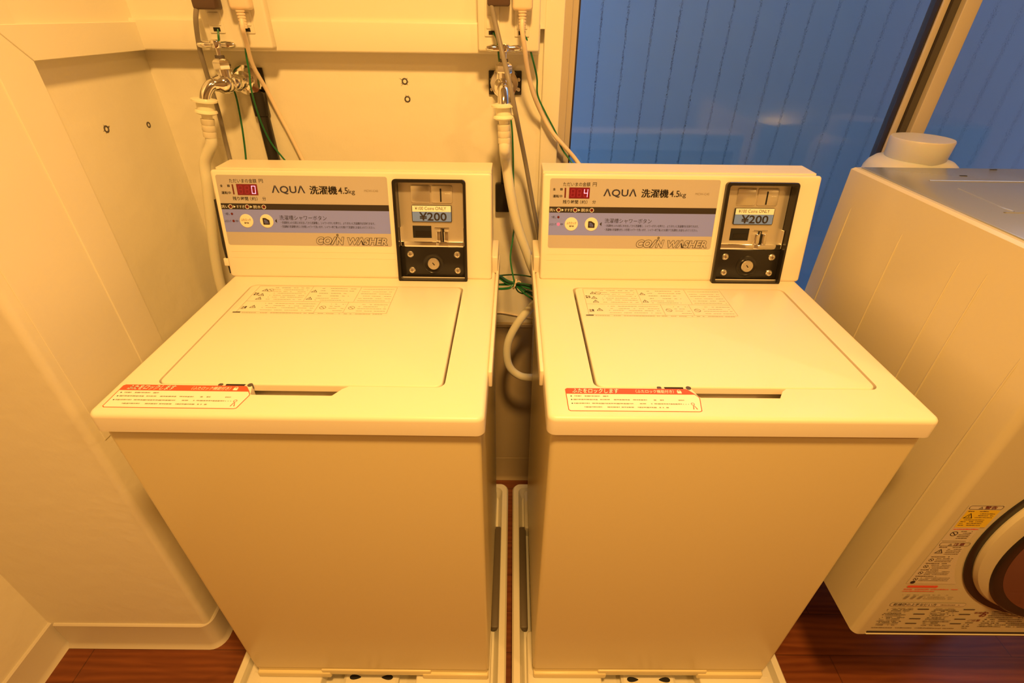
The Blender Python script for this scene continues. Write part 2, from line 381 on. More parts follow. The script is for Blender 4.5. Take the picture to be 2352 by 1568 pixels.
# blue siding of the neighbouring house, seen through the glass
b = MB(); ys = 1.15; x = 0.30; sp_ = 0.0718; pr = []
while x < 5.0:
    pr += [(x, ys), (x+sp_-0.0022, ys), (x+sp_-0.0020, ys+0.012), (x+sp_-0.0002, ys+0.012)]; x += sp_
b.loops([[(px_, py_, -0.1) for px_, py_ in pr+[(x, ys+0.06), (0.30, ys+0.06)]], [(px_, py_, 2.15) for px_, py_ in pr+[(x, ys+0.06), (0.30, ys+0.06)]]], 'siding')
struct(b.build('wall_outside'))
# the wall's own outer skin keeps daylight out of the wall edges
b = MB(); b.box((XL-0.1, 0.72, -0.1), (0.60, 0.74, 3.0), 'wall'); struct(b.build('wall_outer_skin'))

# ------------------------------------------------------------------ coin washer
W, D, H, HC, DY, LIP = 0.526, 0.4065, 0.8602, 0.1981, 0.0415, 0.0306
Z0 = 0.07
cl = math.hypot(HC, DY); cs, cc = DY/cl, HC/cl
CM = Matrix(((1, 0, 0, 0), (0, cs, -cc, D), (0, cc, cs, H), (0, 0, 0, 1)))    # console face coordinates: u right, v up the face, n out

def seven(b, x, y, w_, h_, on, mtx=None, z=0.0):
    """seven segment digit, cell x..x+w_, y..y+h_"""
    t = w_*0.17; sh = 0.10*w_
    S = {'a': ((0, h_-t), (w_, h_)), 'g': ((0, h_/2-t/2), (w_, h_/2+t/2)), 'd': ((0, 0), (w_, t)),
         'f': ((0, h_/2), (t, h_)), 'b': ((w_-t, h_/2), (w_, h_)), 'e': ((0, 0), (t, h_/2)), 'c': ((w_-t, 0), (w_, h_/2))}
    for k, ((ax, ay), (bx, by)) in S.items():
        g = t*0.12; lit = k in on
        pts = [(ax+g, ay+g), (bx-g, ay+g), (bx-g, by-g), (ax+g, by-g)]
        b.poly([(x+px_+sh*(py_/h_), y+py_) for px_, py_ in pts], z+(0.0001 if lit else 0), 'seg_on' if lit else 'seg_off')

def make_washer(loc, rz, s, ce, digit, label, lit):
    root = thing('coin_washer', label, 'washing machine', (loc[0], loc[1], Z0), rz, 'coin operated washers')
    up_ = Matrix.Translation((0, 0, -Z0))
    # cabinet
    b = MB(up_); fr = lambda y, i: inset(rrect(0.006, y, W-0.006, 0.500, 0.008, 4), i)
    b.loops([[(x, y, Z0+0.036) for x, y in fr(0.0175, 0.003)], [(x, y, Z0+0.039) for x, y in fr(0.0175, 0)], [(x, y, H-LIP-0.004) for x, y in fr(0.0070, 0)]], 'white')
    b.build('cabinet', root)
    # plinth with stepped lower edge
    b = MB(up_); b.box((0.010, 0.020, Z0), (W-0.010, 0.495, Z0+0.038), 'white', 0.003)
    for x0, x1 in ((0.008, 0.170), (0.372, W-0.008)):
        b.box((x0, 0.0135, Z0), (x1, 0.10, Z0+0.020), 'white', 0.004)
    b.box((0.150, 0.0160, Z0+0.010), (0.392, 0.10, Z0+0.030), 'white', 0.003)
    b.build('plinth', root)
    # top cover with lid opening and hand notch
    lx0, lx1, ly0, ly1 = 0.0545+s, 0.4655+s, 0.0650, 0.3735
    inner = rrect(lx0, ly0, lx1, ly1, 0.012, 4)
    # replace front edge by one with the hand notch
    notch = [(0.1925+s, ly0), (0.1985+s, 0.0455), (0.2010+s, 0.0440), (0.3120+s, 0.0440), (0.3220+s, 0.0590), (0.3300+s, ly0)]
    k = next(i for i, p in enumerate(inner) if i > 0 and abs(p[1]-ly0) < 1e-6 and p[0] < (lx0+lx1)/2)
    inner2 = inner[:k+1]+notch+inner[k+1:]
    outer = rrect(0, 0, W, 0.530, 0.012, 5)
    b = MB(up_); b.plate(outer, [inner2], H-LIP, H, 'plastic', r=0.007, hdepth=H-0.0275)
    # skirt under the top edge and the floor of the recess
    b.box((0.004, 0.006, H-LIP-0.001), (W-0.004, 0.525, H-LIP+0.003), 'plastic')
    b.rect(lx0-0.002, 0.0435, lx1+0.002, ly1+0.002, H-0.0272, 'plastic')
    b.build('top_cover', root)
    # raised white side trims beside the console
    b = MB(up_)
    for xa in (-0.006, W):
        if (xa < 0) == (ce < 0): b.box((xa, 0.10, H-LIP+0.004), (xa+0.006, 0.525, H+0.0025), 'plastic', 0.002)
    b.box((W-0.010 if ce > 0 else -0.004, 0.440, H-0.002), (W+0.004 if ce > 0 else 0.010, 0.53, H+0.035), 'plastic', 0.003)
    b.build('side_trim', root)
    # lid
    b = MB(up_); g = 0.0022
    lid = rrect(lx0+(g if s == 0 else g*1.9), ly0+g*0.6, lx1-g*1.7, ly1-g, 0.011, 4)
    b.slab(lid, H-0.011, H+0.0006, 'plastic', r=0.0025)
    ld = b.build('lid', root)
    b = MB(up_)   # caution print on the lid
    ax0, ax1, ay0, ay1, zz = 0.068+s, 0.340+s, 0.266, 0.368, H+0.0009
    b.poly(rrect(ax0-0.002, ay0-0.003, ax1, ay1+0.001, 0.003, 3), zz-0.0001, 'label_clear')
    R = random.Random(3)
    def line(x0, x1, y, h=0.0010, m='inkgrey', gap=0.18):
        x = x0
        while x < x1:
            l_ = R.uniform(0.0015, 0.006)
            if R.random() > gap: b.rect(x, y, min(x+l_, x1), y+h, zz+0.0001, m)
            x += l_+0.0006
    def rule(x0, y0, x1, y1, t=0.0005):
        if abs(x1-x0) > abs(y1-y0): b.rect(x0, y0, x1, y0+t, zz+0.00015, 'inkgrey')
        else: b.rect(x0, y0, x0+t, y1, zz+0.00015, 'inkgrey')
    u = lambda t: ax0+(ax1-ax0)*t
    v = lambda t: ay0+(ay1-ay0)*t
    for yy in (0.02, 0.40, 0.985): rule(u(0.02), v(yy), u(0.995), v(yy))
    for xx, y0, y1 in ((0.02, 0.02, 0.98), (0.40, 0.42, 0.98), (0.74, 0.42, 0.98), (0.52, 0.03, 0.4), (0.71, 0.03, 0.4), (0.993, 0.02, 0.98)): rule(u(xx), v(y0), u(xx), v(y1))
    for xx, yy in ((0.085, 0.82), (0.085, 0.64), (0.09, 0.50), (0.43, 0.80), (0.43, 0.52), (0.10, 0.20)):
        cx_, cy__ = u(xx), v(yy); b.frame([(cx_-0.006, cy__-0.004), (cx_+0.006, cy__-0.004), (cx_, cy__+0.006)], [(cx_-0.0042, cy__-0.003), (cx_+0.0042, cy__-0.003), (cx_, cy__+0.0042)], zz+0.0001, 'ink')
        b.rect(cx_-0.0005, cy__-0.002, cx_+0.0005, cy__+0.0025, zz+0.0001, 'ink')
    for xx, yy in ((0.56, 0.2), (0.75, 0.2), (0.12, 0.82)):
        cx_, cy__ = u(xx), v(yy); b.frame(circ(cx_, cy__, 0.0058, 20), circ(cx_, cy__, 0.0047, 20), zz+0.0001, 'inkgrey')
        b.add([(cx_-0.004, cy__+0.003, zz+0.0001), (cx_-0.0032, cy__+0.004, zz+0.0001), (cx_+0.004, cy__-0.003, zz+0.0001), (cx_+0.0032, cy__-0.004, zz+0.0001)], [(0, 3, 2, 1)], 'inkgrey')
    b.text('警告', u(0.028), v(0.62), u(0.062), v(0.72), zz+0.0001, 'ink', 0.02)
    b.text('注意', u(0.028), v(0.12), u(0.062), v(0.22), zz+0.0001, 'ink', 0.02)
    b.rect(u(0.0), v(-0.01), u(0.05), v(0.018), zz+0.0002, 'ink')
    for yy in (0.92, 0.84, 0.77, 0.70, 0.62, 0.55, 0.47): line(u(0.14), u(0.38), v(yy), m='inkbrown' if yy == 0.92 else 'inkgrey')
    for yy in (0.91, 0.82, 0.72, 0.62, 0.53, 0.46): line(u(0.47), u(0.47+R.uniform(0.15, 0.25)), v(yy), m='inkbrown' if yy > 0.6 else 'inkgrey')
    for yy in (0.90, 0.80, 0.72, 0.63, 0.54, 0.46): line(u(0.76), u(0.98), v(yy))
    for yy in (0.32, 0.24, 0.17, 0.09): line(u(0.16), u(0.50), v(yy)); line(u(0.60), u(0.70), v(yy)); line(u(0.79), u(0.98), v(yy))
    line(u(0.06), u(0.97), v(-0.012), 0.0012)
    b.build('caution_label', ld, label='clear caution label with small printed boxes and warning signs')
    # red lock label on the top cover
    b = MB(up_); zz = H+0.0004
    rl = [(0.016+s, 0.0140), (0.193+s, 0.0140), (0.1965+s, 0.0160), (0.1985+s, 0.0450), (0.1850+s, 0.0620), (0.1820+s, 0.0632), (0.0140+s, 0.0632), (0.0115+s, 0.0605), (0.0125+s, 0.0160)]
    rl = [(0.0160+s, 0.0140), (0.1900+s, 0.0140), (0.1935+s, 0.0155), (0.1990+s, 0.0420), (0.1985+s, 0.0450), (0.1870+s, 0.0612), (0.1840+s, 0.0625), (0.0150+s, 0.0625), (0.0122+s, 0.0600), (0.0130+s, 0.0165)]
    b.poly(rl, zz, 'label_white'); b.frame(rl, inset(rl, 0.0011), zz+0.0001, 'redink')
    b.poly([(0.0127+s, 0.0500), (0.1955+s, 0.0500), (0.1870+s, 0.0612), (0.1840+s, 0.0625), (0.0150+s, 0.0625), (0.0122+s, 0.0600)], zz+0.00015, 'redink')
    b.text('ふたをロックします', 0.022+s, 0.0510, 0.088+s, 0.0618, zz+0.00025, 'ink', 0.05, 0.25)
    b.text('ふたをロックします', 0.022+s, 0.0514, 0.088+s, 0.0616, zz+0.00035, 'label_white', 0.012, 0.25)
    b.text('（ふたロック機能付き）', 0.112+s, 0.0525, 0.166+s, 0.0600, zz+0.00025, 'label_white', 0.005, 0.15)
    b.box((0.1705+s, 0.0525, zz), (0.1765+s, 0.0570, zz+0.0004), 'label_white'); b.frame(circ(0.1735+s, 0.0575, 0.0026, 14), circ(0.1735+s, 0.0575, 0.0017, 14), zz+0.00035, 'label_white')
    def rline(x0, x1, y, h, seed):
        R2 = random.Random(seed); x = x0
        while x < x1:
            l_ = R2.uniform(0.001, 0.0045)
            if R2.random() > 0.2: b.rect(x, y+R2.uniform(0, 0.0006), min(x+l_, x1), y+h, zz+0.0002, 'inkgrey')
            x += l_+0.0006
    rline(0.024+s, 0.072+s, 0.0440, 0.0022, 1); rline(0.022+s, 0.178+s, 0.0365, 0.0022, 2); rline(0.022+s, 0.170+s, 0.0285, 0.0022, 3); rline(0.030+s, 0.150+s, 0.0210, 0.0022, 4)
    for yy in (0.0450, 0.0375, 0.0295): b.poly(circ(0.0195+s, yy, 0.0011, 10), zz+0.0002, 'ink')
    for k in range(3): b.poly(circ(0.172+s+k*0.0035, 0.0295, 0.0006, 8), zz+0.0002, 'ink')
    b.frame(circ(0.185+s, 0.0300, 0.0026, 12), circ(0.185+s, 0.0300, 0.0018, 12), zz+0.0002, 'redink')
    b.add([(0.1825+s, 0.019, zz+0.0002), (0.1845+s, 0.027, zz+0.0002), (0.1855+s, 0.027, zz+0.0002), (0.1838+s, 0.019, zz+0.0002)], [(0, 3, 2, 1)], 'redink')
    b.add([(0.1875+s, 0.019, zz+0.0002), (0.1855+s, 0.027, zz+0.0002), (0.1862+s, 0.027, zz+0.0002), (0.1889+s, 0.019, zz+0.0002)], [(0, 3, 2, 1)], 'redink')
    b.build('lock_label', root, label='red and white lid lock label with cut corner')
    # lid lock slot
    b = MB(up_)
    b.box((0.1550+s, 0.0632, H-0.010), (0.1820+s, 0.0668, H+0.0002), 'dark'); b.lathe([(0.0034, -0.006), (0.0034, 0.0004)], 'plug_dark', (0.1475+s, 0.0650, H), (0, 0, 1), 14)
    b.lathe([(0.0038, -0.006), (0.0038, 0.0006)], 'plug_dark', (0.1895+s, 0.0650, H), (0, 0, 1), 14)
    b.build('lid_lock', root)
    # console housing
    cx0, cx1 = (-0.003, 0.519) if s == 0 else (0.008, 0.529)
    u0, u1, vt = cx0, cx1, cl
    b = MB(up_)
    prof = lambda x, q_: [(x, D+0.024, H), (x, D+0.024+DY*0.985, H+HC*0.985), (x, 0.528, H+HC-0.002), (x, 0.533, H+HC-0.008), (x, 0.530, H)]
    b.loops([prof(cx0+0.001, 0), prof(cx1-0.001, 0)], 'plastic')
    b.loops([[(x, D+0.020+DY, H+HC-0.001) , (x, 0.5255, H+HC-0.0005), (x, 0.5255, H+HC-0.006), (x, D+0.02+DY, H+HC-0.006)] for x in (cx0+0.0015, cx1-0.0015)], 'plastic')
    b.build('console_housing', root)
    b = MB(up_ @ CM)   # the sloping front face with the opening for the coin unit
    fo = rrect(u0, 0.0, u1, vt, 0.006, 5); ho = rrect(0.3385+s, 0.0, 0.4690+s, 0.1865, 0.006, 5)
    ho = rrect(0.3385+s, 0.003, 0.4690+s, 0.1865, 0.006, 5)
    b.plate(fo, [ho], -0.026, 0.0, 'plastic', hm='blackp', r=0.0045, hdepth=-0.0245)
    for vv in (0.0515, 0.0395):
        b.box((u0+0.012, vv, -0.001), (0.330+s, vv+0.0008, 0.0005), 'plastic')
    b.box((0.3385+s, 0.0, -0.0255), (0.4690+s, 0.187, -0.0235), 'blackp')
    b.build('console_face', root)
    # dark rear cover seen at the outer end
    b = MB(up_)
    xo = cx0-0.012 if s == 0 else cx1
    if s == 0:
        b.add([CM @ Vector(p) for p in [(-0.002, 0.004, -0.006), (-0.007, 0.006, -0.006), (-0.0105, 0.060, -0.006), (-0.0090, 0.148, -0.006), (-0.002, 0.150, -0.006), (-0.002, 0.004, -0.04), (-0.007, 0.006, -0.04), (-0.0105, 0.060, -0.04), (-0.0090, 0.148, -0.04), (-0.002, 0.150, -0.04)]],
              [(4, 3, 2, 1, 0), (5, 6, 7, 8, 9), (0, 1, 6, 5), (1, 2, 7, 6), (2, 3, 8, 7), (3, 4, 9, 8), (4, 0, 5, 9)], 'blackp')
        b.box((-0.014, 0.020, -0.03), (-0.002, 0.036, -0.0045), 'plastic', 0.002, mtx=CM)
    else: b.box((cx0+0.02, 0.530, H+0.01), (cx1-0.02, 0.537, H+0.16), 'blackp', 0.002)
    b.build('rear_cover', root)
    # control panel print
    b = MB(up_ @ CM)
    p0, p1, q0, q1 = 0.0062+s, 0.3248+s, 0.0640, 0.1935
    o8 = rrect(p0, q0, p1, q1, 0.004, 4)
    b.slab(o8, -0.0005, 0.0004, 'panel')
    b.rect(p0, 0.1313, p1-0.0004, 0.1424, 0.00055, 'ink'); b.rect(p0, 0.0889, p1-0.0006, 0.1313, 0.00055, 'mauve')
    z = 0.0008
    def T(t, x0, y0, x1, y1, m='ink', **kw): b.text(t, x0+s, y0, x1+s, y1, z, m, **kw)
    T('ただいまの金額', 0.0308, 0.1797, 0.0814, 0.1870); T('円', 0.0860, 0.1800, 0.0935, 0.1868)
    T('金', 0.0120, 0.1718, 0.0168, 0.1764, offset=0.01); T('額', 0.0252, 0.1718, 0.0302, 0.1764, offset=0.01)
    T('運転中', 0.0122, 0.1590, 0.0300, 0.1642, offset=0.01)
    T('残り時間', 0.0314, 0.1480, 0.0605, 0.1548, offset=0.01); T('（約）', 0.0640, 0.1480, 0.0780, 0.1548); T('分', 0.0873, 0.1484, 0.0940, 0.1548)
    b.rect(0.0340+s, 0.1588, 0.0366+s, 0.1768, z, 'led_off')
    # maker's name: letters without crossbars
    T('ΛQUΛ', 0.1072, 0.1600, 0.1698, 0.1757, 'inkblue', offset=0.016, spacing=1.05)
    [T('洗濯機', 0.1783+d, 0.1608, 0.2290+d, 0.1758, offset=0.0) for d in (0.0, 0.00035, 0.0007, 0.00105)]
    T('4.5', 0.2318, 0.1622, 0.2503, 0.1738, offset=0.008); T('kg', 0.2512, 0.1600, 0.2630, 0.1705, offset=0.0)
    T('MCW-C45', 0.2805, 0.1662, 0.3065, 0.1700, 'inkgrey')
    # process row
    T('洗い', 0.0068, 0.1336, 0.0205, 0.1392, 'inkwhite'); T('すすぎ', 0.0355, 0.1338, 0.0508, 0.1392, 'inkwhite'); T('脱水', 0.0672, 0.1335, 0.0818, 0.1394, 'inkwhite')
    for cx_ in (0.0243, 0.0558, 0.0873):
        b.frame(circ(cx_+s, 0.1364, 0.0041, 24), circ(cx_+s, 0.1364, 0.0031, 24), z, 'inkwhite'); b.poly(circ(cx_+s, 0.1364, 0.0028, 20), z+0.0002, 'led_off')
    for cx_ in (0.0298, 0.0613): b.poly([(cx_+s, 0.1340), (cx_+0.0042+s, 0.1364), (cx_+s, 0.1388)], z, 'inkwhite')
    T('つ眠し', 0.0105, 0.1205, 0.0200, 0.1250, 'ink'); b.poly(circ(0.0243+s, 0.1230, 0.0022, 18), z+0.0002, 'led_off')
    T('ふたロック', 0.0072, 0.1072, 0.0204, 0.1116, 'ink'); b.poly(circ(0.0249+s, 0.1097, 0.0023 if not lit else 0.0028, 18), z+0.0002, 'led_on' if lit else 'led_off'); T('中', 0.0287, 0.1073, 0.0338, 0.1117, 'ink')
    b.poly([(0.1078+s, 0.1068), (0.1078+s, 0.1146), (0.1042+s, 0.1107)], z, 'ink')
    T('洗濯槽シャワーボタン', 0.1136, 0.1126, 0.2038, 0.1214, offset=-0.004)
    T('・洗濯物を入れる前に水を出してから洗濯槽に、シャワーボタンを押すと、よりきれいに洗濯槽内を洗浄できます。', 0.1150, 0.1054, 0.2952, 0.1102)
    T('・洗濯機の洗濯槽を約１０秒間シャワーで洗います、シャワー終了後ふたを開けて洗濯物とお金を入れてください。', 0.1143, 0.0980, 0.2945, 0.1028)
    for shp in (('ink', 0.072, 0.0002), ('panel', 0.034, 0.0004)):
        for t_, xa, xb in (('CO', 0.1782, 0.2090), ('/', 0.2045, 0.2200), ('N', 0.2160, 0.2330), ('WΛSHER', 0.2388, 0.3172)):
            ref = text_mesh(t_, 0.072, 0, 0.22, 1.02)[0]
            b.text(t_, xa+s, 0.0662, xb+s, 0.0818, z+shp[2], shp[0], offset=shp[1], shear=0.22, spacing=1.02, ref=ref)
    b.frame(circ(0.2208+s, 0.0853, 0.0021, 16), circ(0.2208+s, 0.0853, 0.0011, 16), z+0.0003, 'ink')
    cpn = b.build('control_panel', root, label='tan and grey blue printed control panel')
    # display
    b = MB(up_ @ CM)
    b.poly([(0.0425+s, 0.1578), (0.0812+s, 0.1578), (0.0812+s, 0.1775), (0.0425+s, 0.1775)], 0.0010, 'redglass')
    for k, on in enumerate(('', '', digit)):
        seven(b, 0.0452+s+k*0.0122, 0.1602, 0.0078, 0.0146, on, z=0.0013)
    b.build('digital_display', cpn, label='red display reading 0' if digit == 'abcdef' else 'red display reading 4')
    # buttons
    for k, cx_ in enumerate((0.0497, 0.0883)):
        b = MB(up_ @ CM); b.lathe([(0.0128, -0.001), (0.0128, 0.0010), (0.0120, 0.0020), (0.0, 0.0024)], 'plastic', (cx_+s, 0.1101, 0), (0, 0, 1), 36)
        zz = 0.00265
        if k == 0:
            b.text('ふたロック', cx_-0.0092+s, 0.1098, cx_+0.0092+s, 0.1148, zz, 'inkgrey', 0.015); b.text('解除', cx_-0.0040+s, 0.1050, cx_+0.0050+s, 0.1080, zz, 'ink', 0.01)
        else:
            b.poly(rrect(cx_-0.0065+s, 0.1038, cx_+0.0062+s, 0.1162, 0.001, 2), zz, 'ink')
            for j in range(4): b.frame(circ(cx_-0.004+s+j*0.0, 0.1058, 0.0024+j*0.0017, 16)[:5]+[(cx_-0.004+s, 0.1058)], circ(cx_-0.004+s, 0.1058, 0.0018+j*0.0017, 16)[:5]+[(cx_-0.004+s, 0.1058)], zz+0.0002, 'mauve')
            b.poly([(cx_-0.001+s, 0.1164), (cx_+0.0064+s, 0.1120), (cx_+0.0064+s, 0.1164)], zz+0.0003, 'plastic')
        b.build('button', cpn)
    # ---------------- coin unit
    b = MB(up_ @ CM)
    of, inf_ = rrect(0.3345+s, -0.0055, 0.4712+s, 0.1905, 0.007, 5), rrect(0.3408+s, 0.0015, 0.4662+s, 0.1845, 0.004, 5)
    n = len(of)
    b.loops([[(x, y, 0.0) for x, y in of], [(x, y, 0.0080) for x, y in of], [(x, y, 0.0095) for x, y in inset(of, 0.0012)], [(x, y, 0.0095) for x, y in inset(inf_, -0.0)], [(x, y, -0.022) for x, y in inf_]], 'blackp', False, False)
    cu_ = b.build('coin_unit', root, label='black framed coin slot unit')
    mx0, mx1 = 0.3405+s, 0.4662+s
    b = MB(up_ @ CM)      # metal face plate, set back
    nz = -0.0125
    b.box((mx0, 0.0680, nz-0.003), (mx1, 0.1848, nz), 'coinmetal', 0.0008, 1)
    b.box((mx0+0.0015, 0.0635, nz-0.002), (mx1-0.0015, 0.0740, nz+0.010), 'chrome', 0.0015, 2)   # shelf
    b.box((mx0, 0.0655, nz), (mx0+0.0022, 0.1010, nz+0.010), 'chrome', 0.0006, 1); b.box((mx1-0.0022, 0.0655, nz), (mx1, 0.1010, nz+0.010), 'chrome', 0.0006, 1)
    for xa, xb in ((0.3655, 0.4015), (0.4045, 0.4440)):
        b.slab(rrect(xa+s, 0.1468, xb+s, 0.1788, 0.003, 3), nz-0.001, nz+0.0022, 'coinmetal' if xa > 0.4 else 'nickel', r=0.0006, seg=2)
    b.rect(0.4304+s, 0.1635, 0.4330+s, 0.1643, nz+0.0024, 'label_white'); b.rect(0.4345+s, 0.1635, 0.4362+s, 0.1643, nz+0.0024, 'label_white'); b.rect(0.4372+s, 0.1635, 0.4392+s, 0.1643, nz+0.0024, 'label_white')
    mp_ = b.build('face_plate', cu_, label='satin metal face plate')
    b = MB(up_ @ CM)
    b.box((0.4206+s, 0.1486, nz), (0.4234+s, 0.1730, nz+0.0026), 'dark'); b.build('coin_slot', cu_)
    b = MB(up_ @ CM); pl = rrect(0.3652+s, 0.1108, 0.4418+s, 0.1424, 0.0022, 3)
    b.slab(pl, nz, nz+0.0030, 'blackp'); b.poly(inset(pl, 0.0011), nz+0.0033, 'label_blue'); b.rect(0.3664+s, 0.1302, 0.4406+s, 0.1415, nz+0.0036, 'label_white')
    b.text('¥100 Coins ONLY', 0.3718+s, 0.1335, 0.4316+s, 0.1397, nz+0.0039, 'ink', -0.006)
    b.text('¥200', 0.3795+s, 0.1135, 0.4320+s, 0.1292, nz+0.0039, 'ink', 0.013)
    b.build('price_label', cu_, label='white and blue price label reading ¥200')
    b = MB(up_ @ CM); b.box((0.3645+s, 0.0797, nz-0.0005), (0.4010+s, 0.1032, nz+0.0006), 'dark', 0.0004, 1)
    b.box((0.3700+s, 0.0830, nz), (0.3990+s, 0.0930, nz+0.0012), 'blackp', 0.0004, 1)
    b.build('coin_return', cu_)
    b = MB(up_ @ CM)
    b.box((0.4108+s, 0.0700, nz), (0.4192+s, 0.0935, nz+0.008), 'chrome', 0.0012, 2); b.box((0.4258+s, 0.0700, nz), (0.4342+s, 0.0935, nz+0.008), 'chrome', 0.0012, 2)
    b.box((0.4192+s, 0.0725, nz), (0.4258+s, 0.0985, nz+0.0015), 'dark'); b.box((0.4205+s, 0.0745, nz), (0.4222+s, 0.0975, nz+0.004), 'chrome')
    b.box((0.4075+s, 0.0985, nz), (0.4360+s, 0.1005, nz+0.003), 'chrome', 0.0005, 1); b.box((0.4108+s, 0.0640, nz), (0.4342+s, 0.0725, nz+0.0108), 'chrome', 0.001, 2)
    b.build('coin_gate', cu_)
    b = MB(up_ @ CM); b.box((mx0, 0.0015, -0.012), (mx1, 0.0630, -0.0035), 'blackp', 0.0015, 2)
    b.lathe([(0.0205, -0.004), (0.0205, -0.0022), (0.0185, -0.0016), (0.0175, -0.0022), (0.0125, -0.0025), (0.0125, -0.001)], 'blackp', (0.4040+s, 0.0310, 0), (0, 0, 1), 40)
    lp = b.build('lock_panel', cu_)
    b = MB(up_ @ CM); b.lathe([(0.0118, -0.003), (0.0118, 0.0008), (0.0108, 0.0018), (0.0062, 0.0018), (0.0058, 0.0010), (0.0, 0.0010)], 'nickel', (0.4040+s, 0.0310, 0), (0, 0, 1), 36)
    b.box((0.4010+s, 0.0302, 0.0008), (0.4070+s, 0.0318, 0.0015), 'dark', mtx=Matrix.Translation((0.404+s, 0.031, 0)) @ Matrix.Rotation(math.radians(-50), 4, 'Z') @ Matrix.Translation((-0.404-s, -0.031, 0)))
    b.build('key_lock', lp, label='round nickel key lock')
    for sx, sy in ((0.3585, 0.0490), (0.4512, 0.0488), (0.3605, 0.0172), (0.4515, 0.0168)):
        b = MB(up_ @ CM); b.lathe([(0.0066, -0.004), (0.0066, -0.0022), (0.0050, -0.0008), (0.0, -0.0002)], 'nickel', (sx+s, sy, 0), (0, 0, 1), 24)
        b.box((sx-0.003+s, sy-0.0005, -0.0012), (sx+0.003+s, sy+0.0005, 0.0000), 'brownp'); b.box((sx-0.0005+s, sy-0.003, -0.0012), (sx+0.0005+s, sy+0.003, 0.0000), 'brownp')
        b.build('screw', lp)
    return root
make_washer((0.0, 0.0), -0.0036, 0.0, 1, 'abcdef', 'left coin washer, its red display reading 0, between the left wall and the hose gap', False)
make_washer((0.6098, 0.0021), 0.0036, 0.0155, -1, 'bcfg', 'right coin washer, its red display reading 4, next to the window and dryer', True)

# ------------------------------------------------------------------ washing pans
def make_pan(x0, x1, y0, y1, label):
    r = thing('washer_pan', label, 'drip pan', ((x0+x1)/2, (y0+y1)/2, 0), 0, 'washing machine pans')
    cx_, cy__ = (x0+x1)/2, (y0+y1)/2; T_ = Matrix.Translation((-cx_, -cy__, 0))
    b = MB(T_); o = rrect(x0, y0, x1, y1, 0.025, 6); i1 = rrect(x0+0.018, y0+0.018, x1-0.018, y1-0.018, 0.018, 6); i2 = rrect(x0+0.030, y0+0.030, x1-0.030, y1-0.030, 0.014, 6)
    b.loops([[(x, y, 0.0) for x, y in o], [(x, y, 0.054) for x, y in o], [(x, y, 0.060) for x, y in inset(o, 0.004)], [(x, y, 0.060) for x, y in i1], [(x, y, 0.052) for x, y in inset(i1, 0.003)], [(x, y, 0.030) for x, y in i2]], 'pan', True, True)
    b.build('tray', r)
    for ax, ay, bx, by in ((x0+0.035, y0+0.035, x0+0.20, y0+0.17), (x1-0.20, y0+0.035, x1-0.035, y0+0.17), (x0+0.035, y1-0.17, x0+0.20, y1-0.035), (x1-0.20, y1-0.17, x1-0.035, y1-0.035)):
        b = MB(T_); b.slab(rrect(ax, ay, bx, by, 0.008, 3), 0.028, 0.0695, 'pan', r=0.004)
        for k in range(5):
            t = ay+0.016+k*0.022; b.box((ax+0.01, t, 0.068), (bx-0.01, t+0.004, 0.0700), 'pan', 0.0008, 1)
        b.build('foot_pad', r)
    b = MB(T_); dx, dy = cx_, y0+0.075
    b.lathe([(0.062, 0.028), (0.062, 0.046), (0.056, 0.050), (0.0, 0.050)], 'pan', (dx, dy, 0), (0, 0, 1), 40)
    for k in range(10):
        a = 2*math.pi*k/10; c0 = Vector((dx+0.036*math.cos(a), dy+0.036*math.sin(a), 0.0504))
        e = Vector((math.cos(a), math.sin(a), 0)); f_ = Vector((-e.y, e.x, 0))
        b.add([c0+e*0.013*math.cos(t)+f_*(0.0050+0.002*math.cos(t))*math.sin(t) for t in [2*math.pi*j/14 for j in range(14)]], [tuple(range(14))], 'dark')
    b.build('drain_strainer', r)
    for xx in (x0+0.0195, x1-0.0385):
        b = MB(T_); b.box((xx, 0.13, 0.040), (xx+0.019, 0.415, 0.0585), 'panshade', 0.004, 2); b.build('shaded_channel', r)  # dark strips with the shade of the pan's side channels painted in
    return r
make_pan(-0.052, 0.5565, -0.052, 0.572, 'cream drip pan under the left coin washer')
make_pan(0.5705, 1.1900, -0.052, 0.572, 'cream drip pan under the right coin washer')

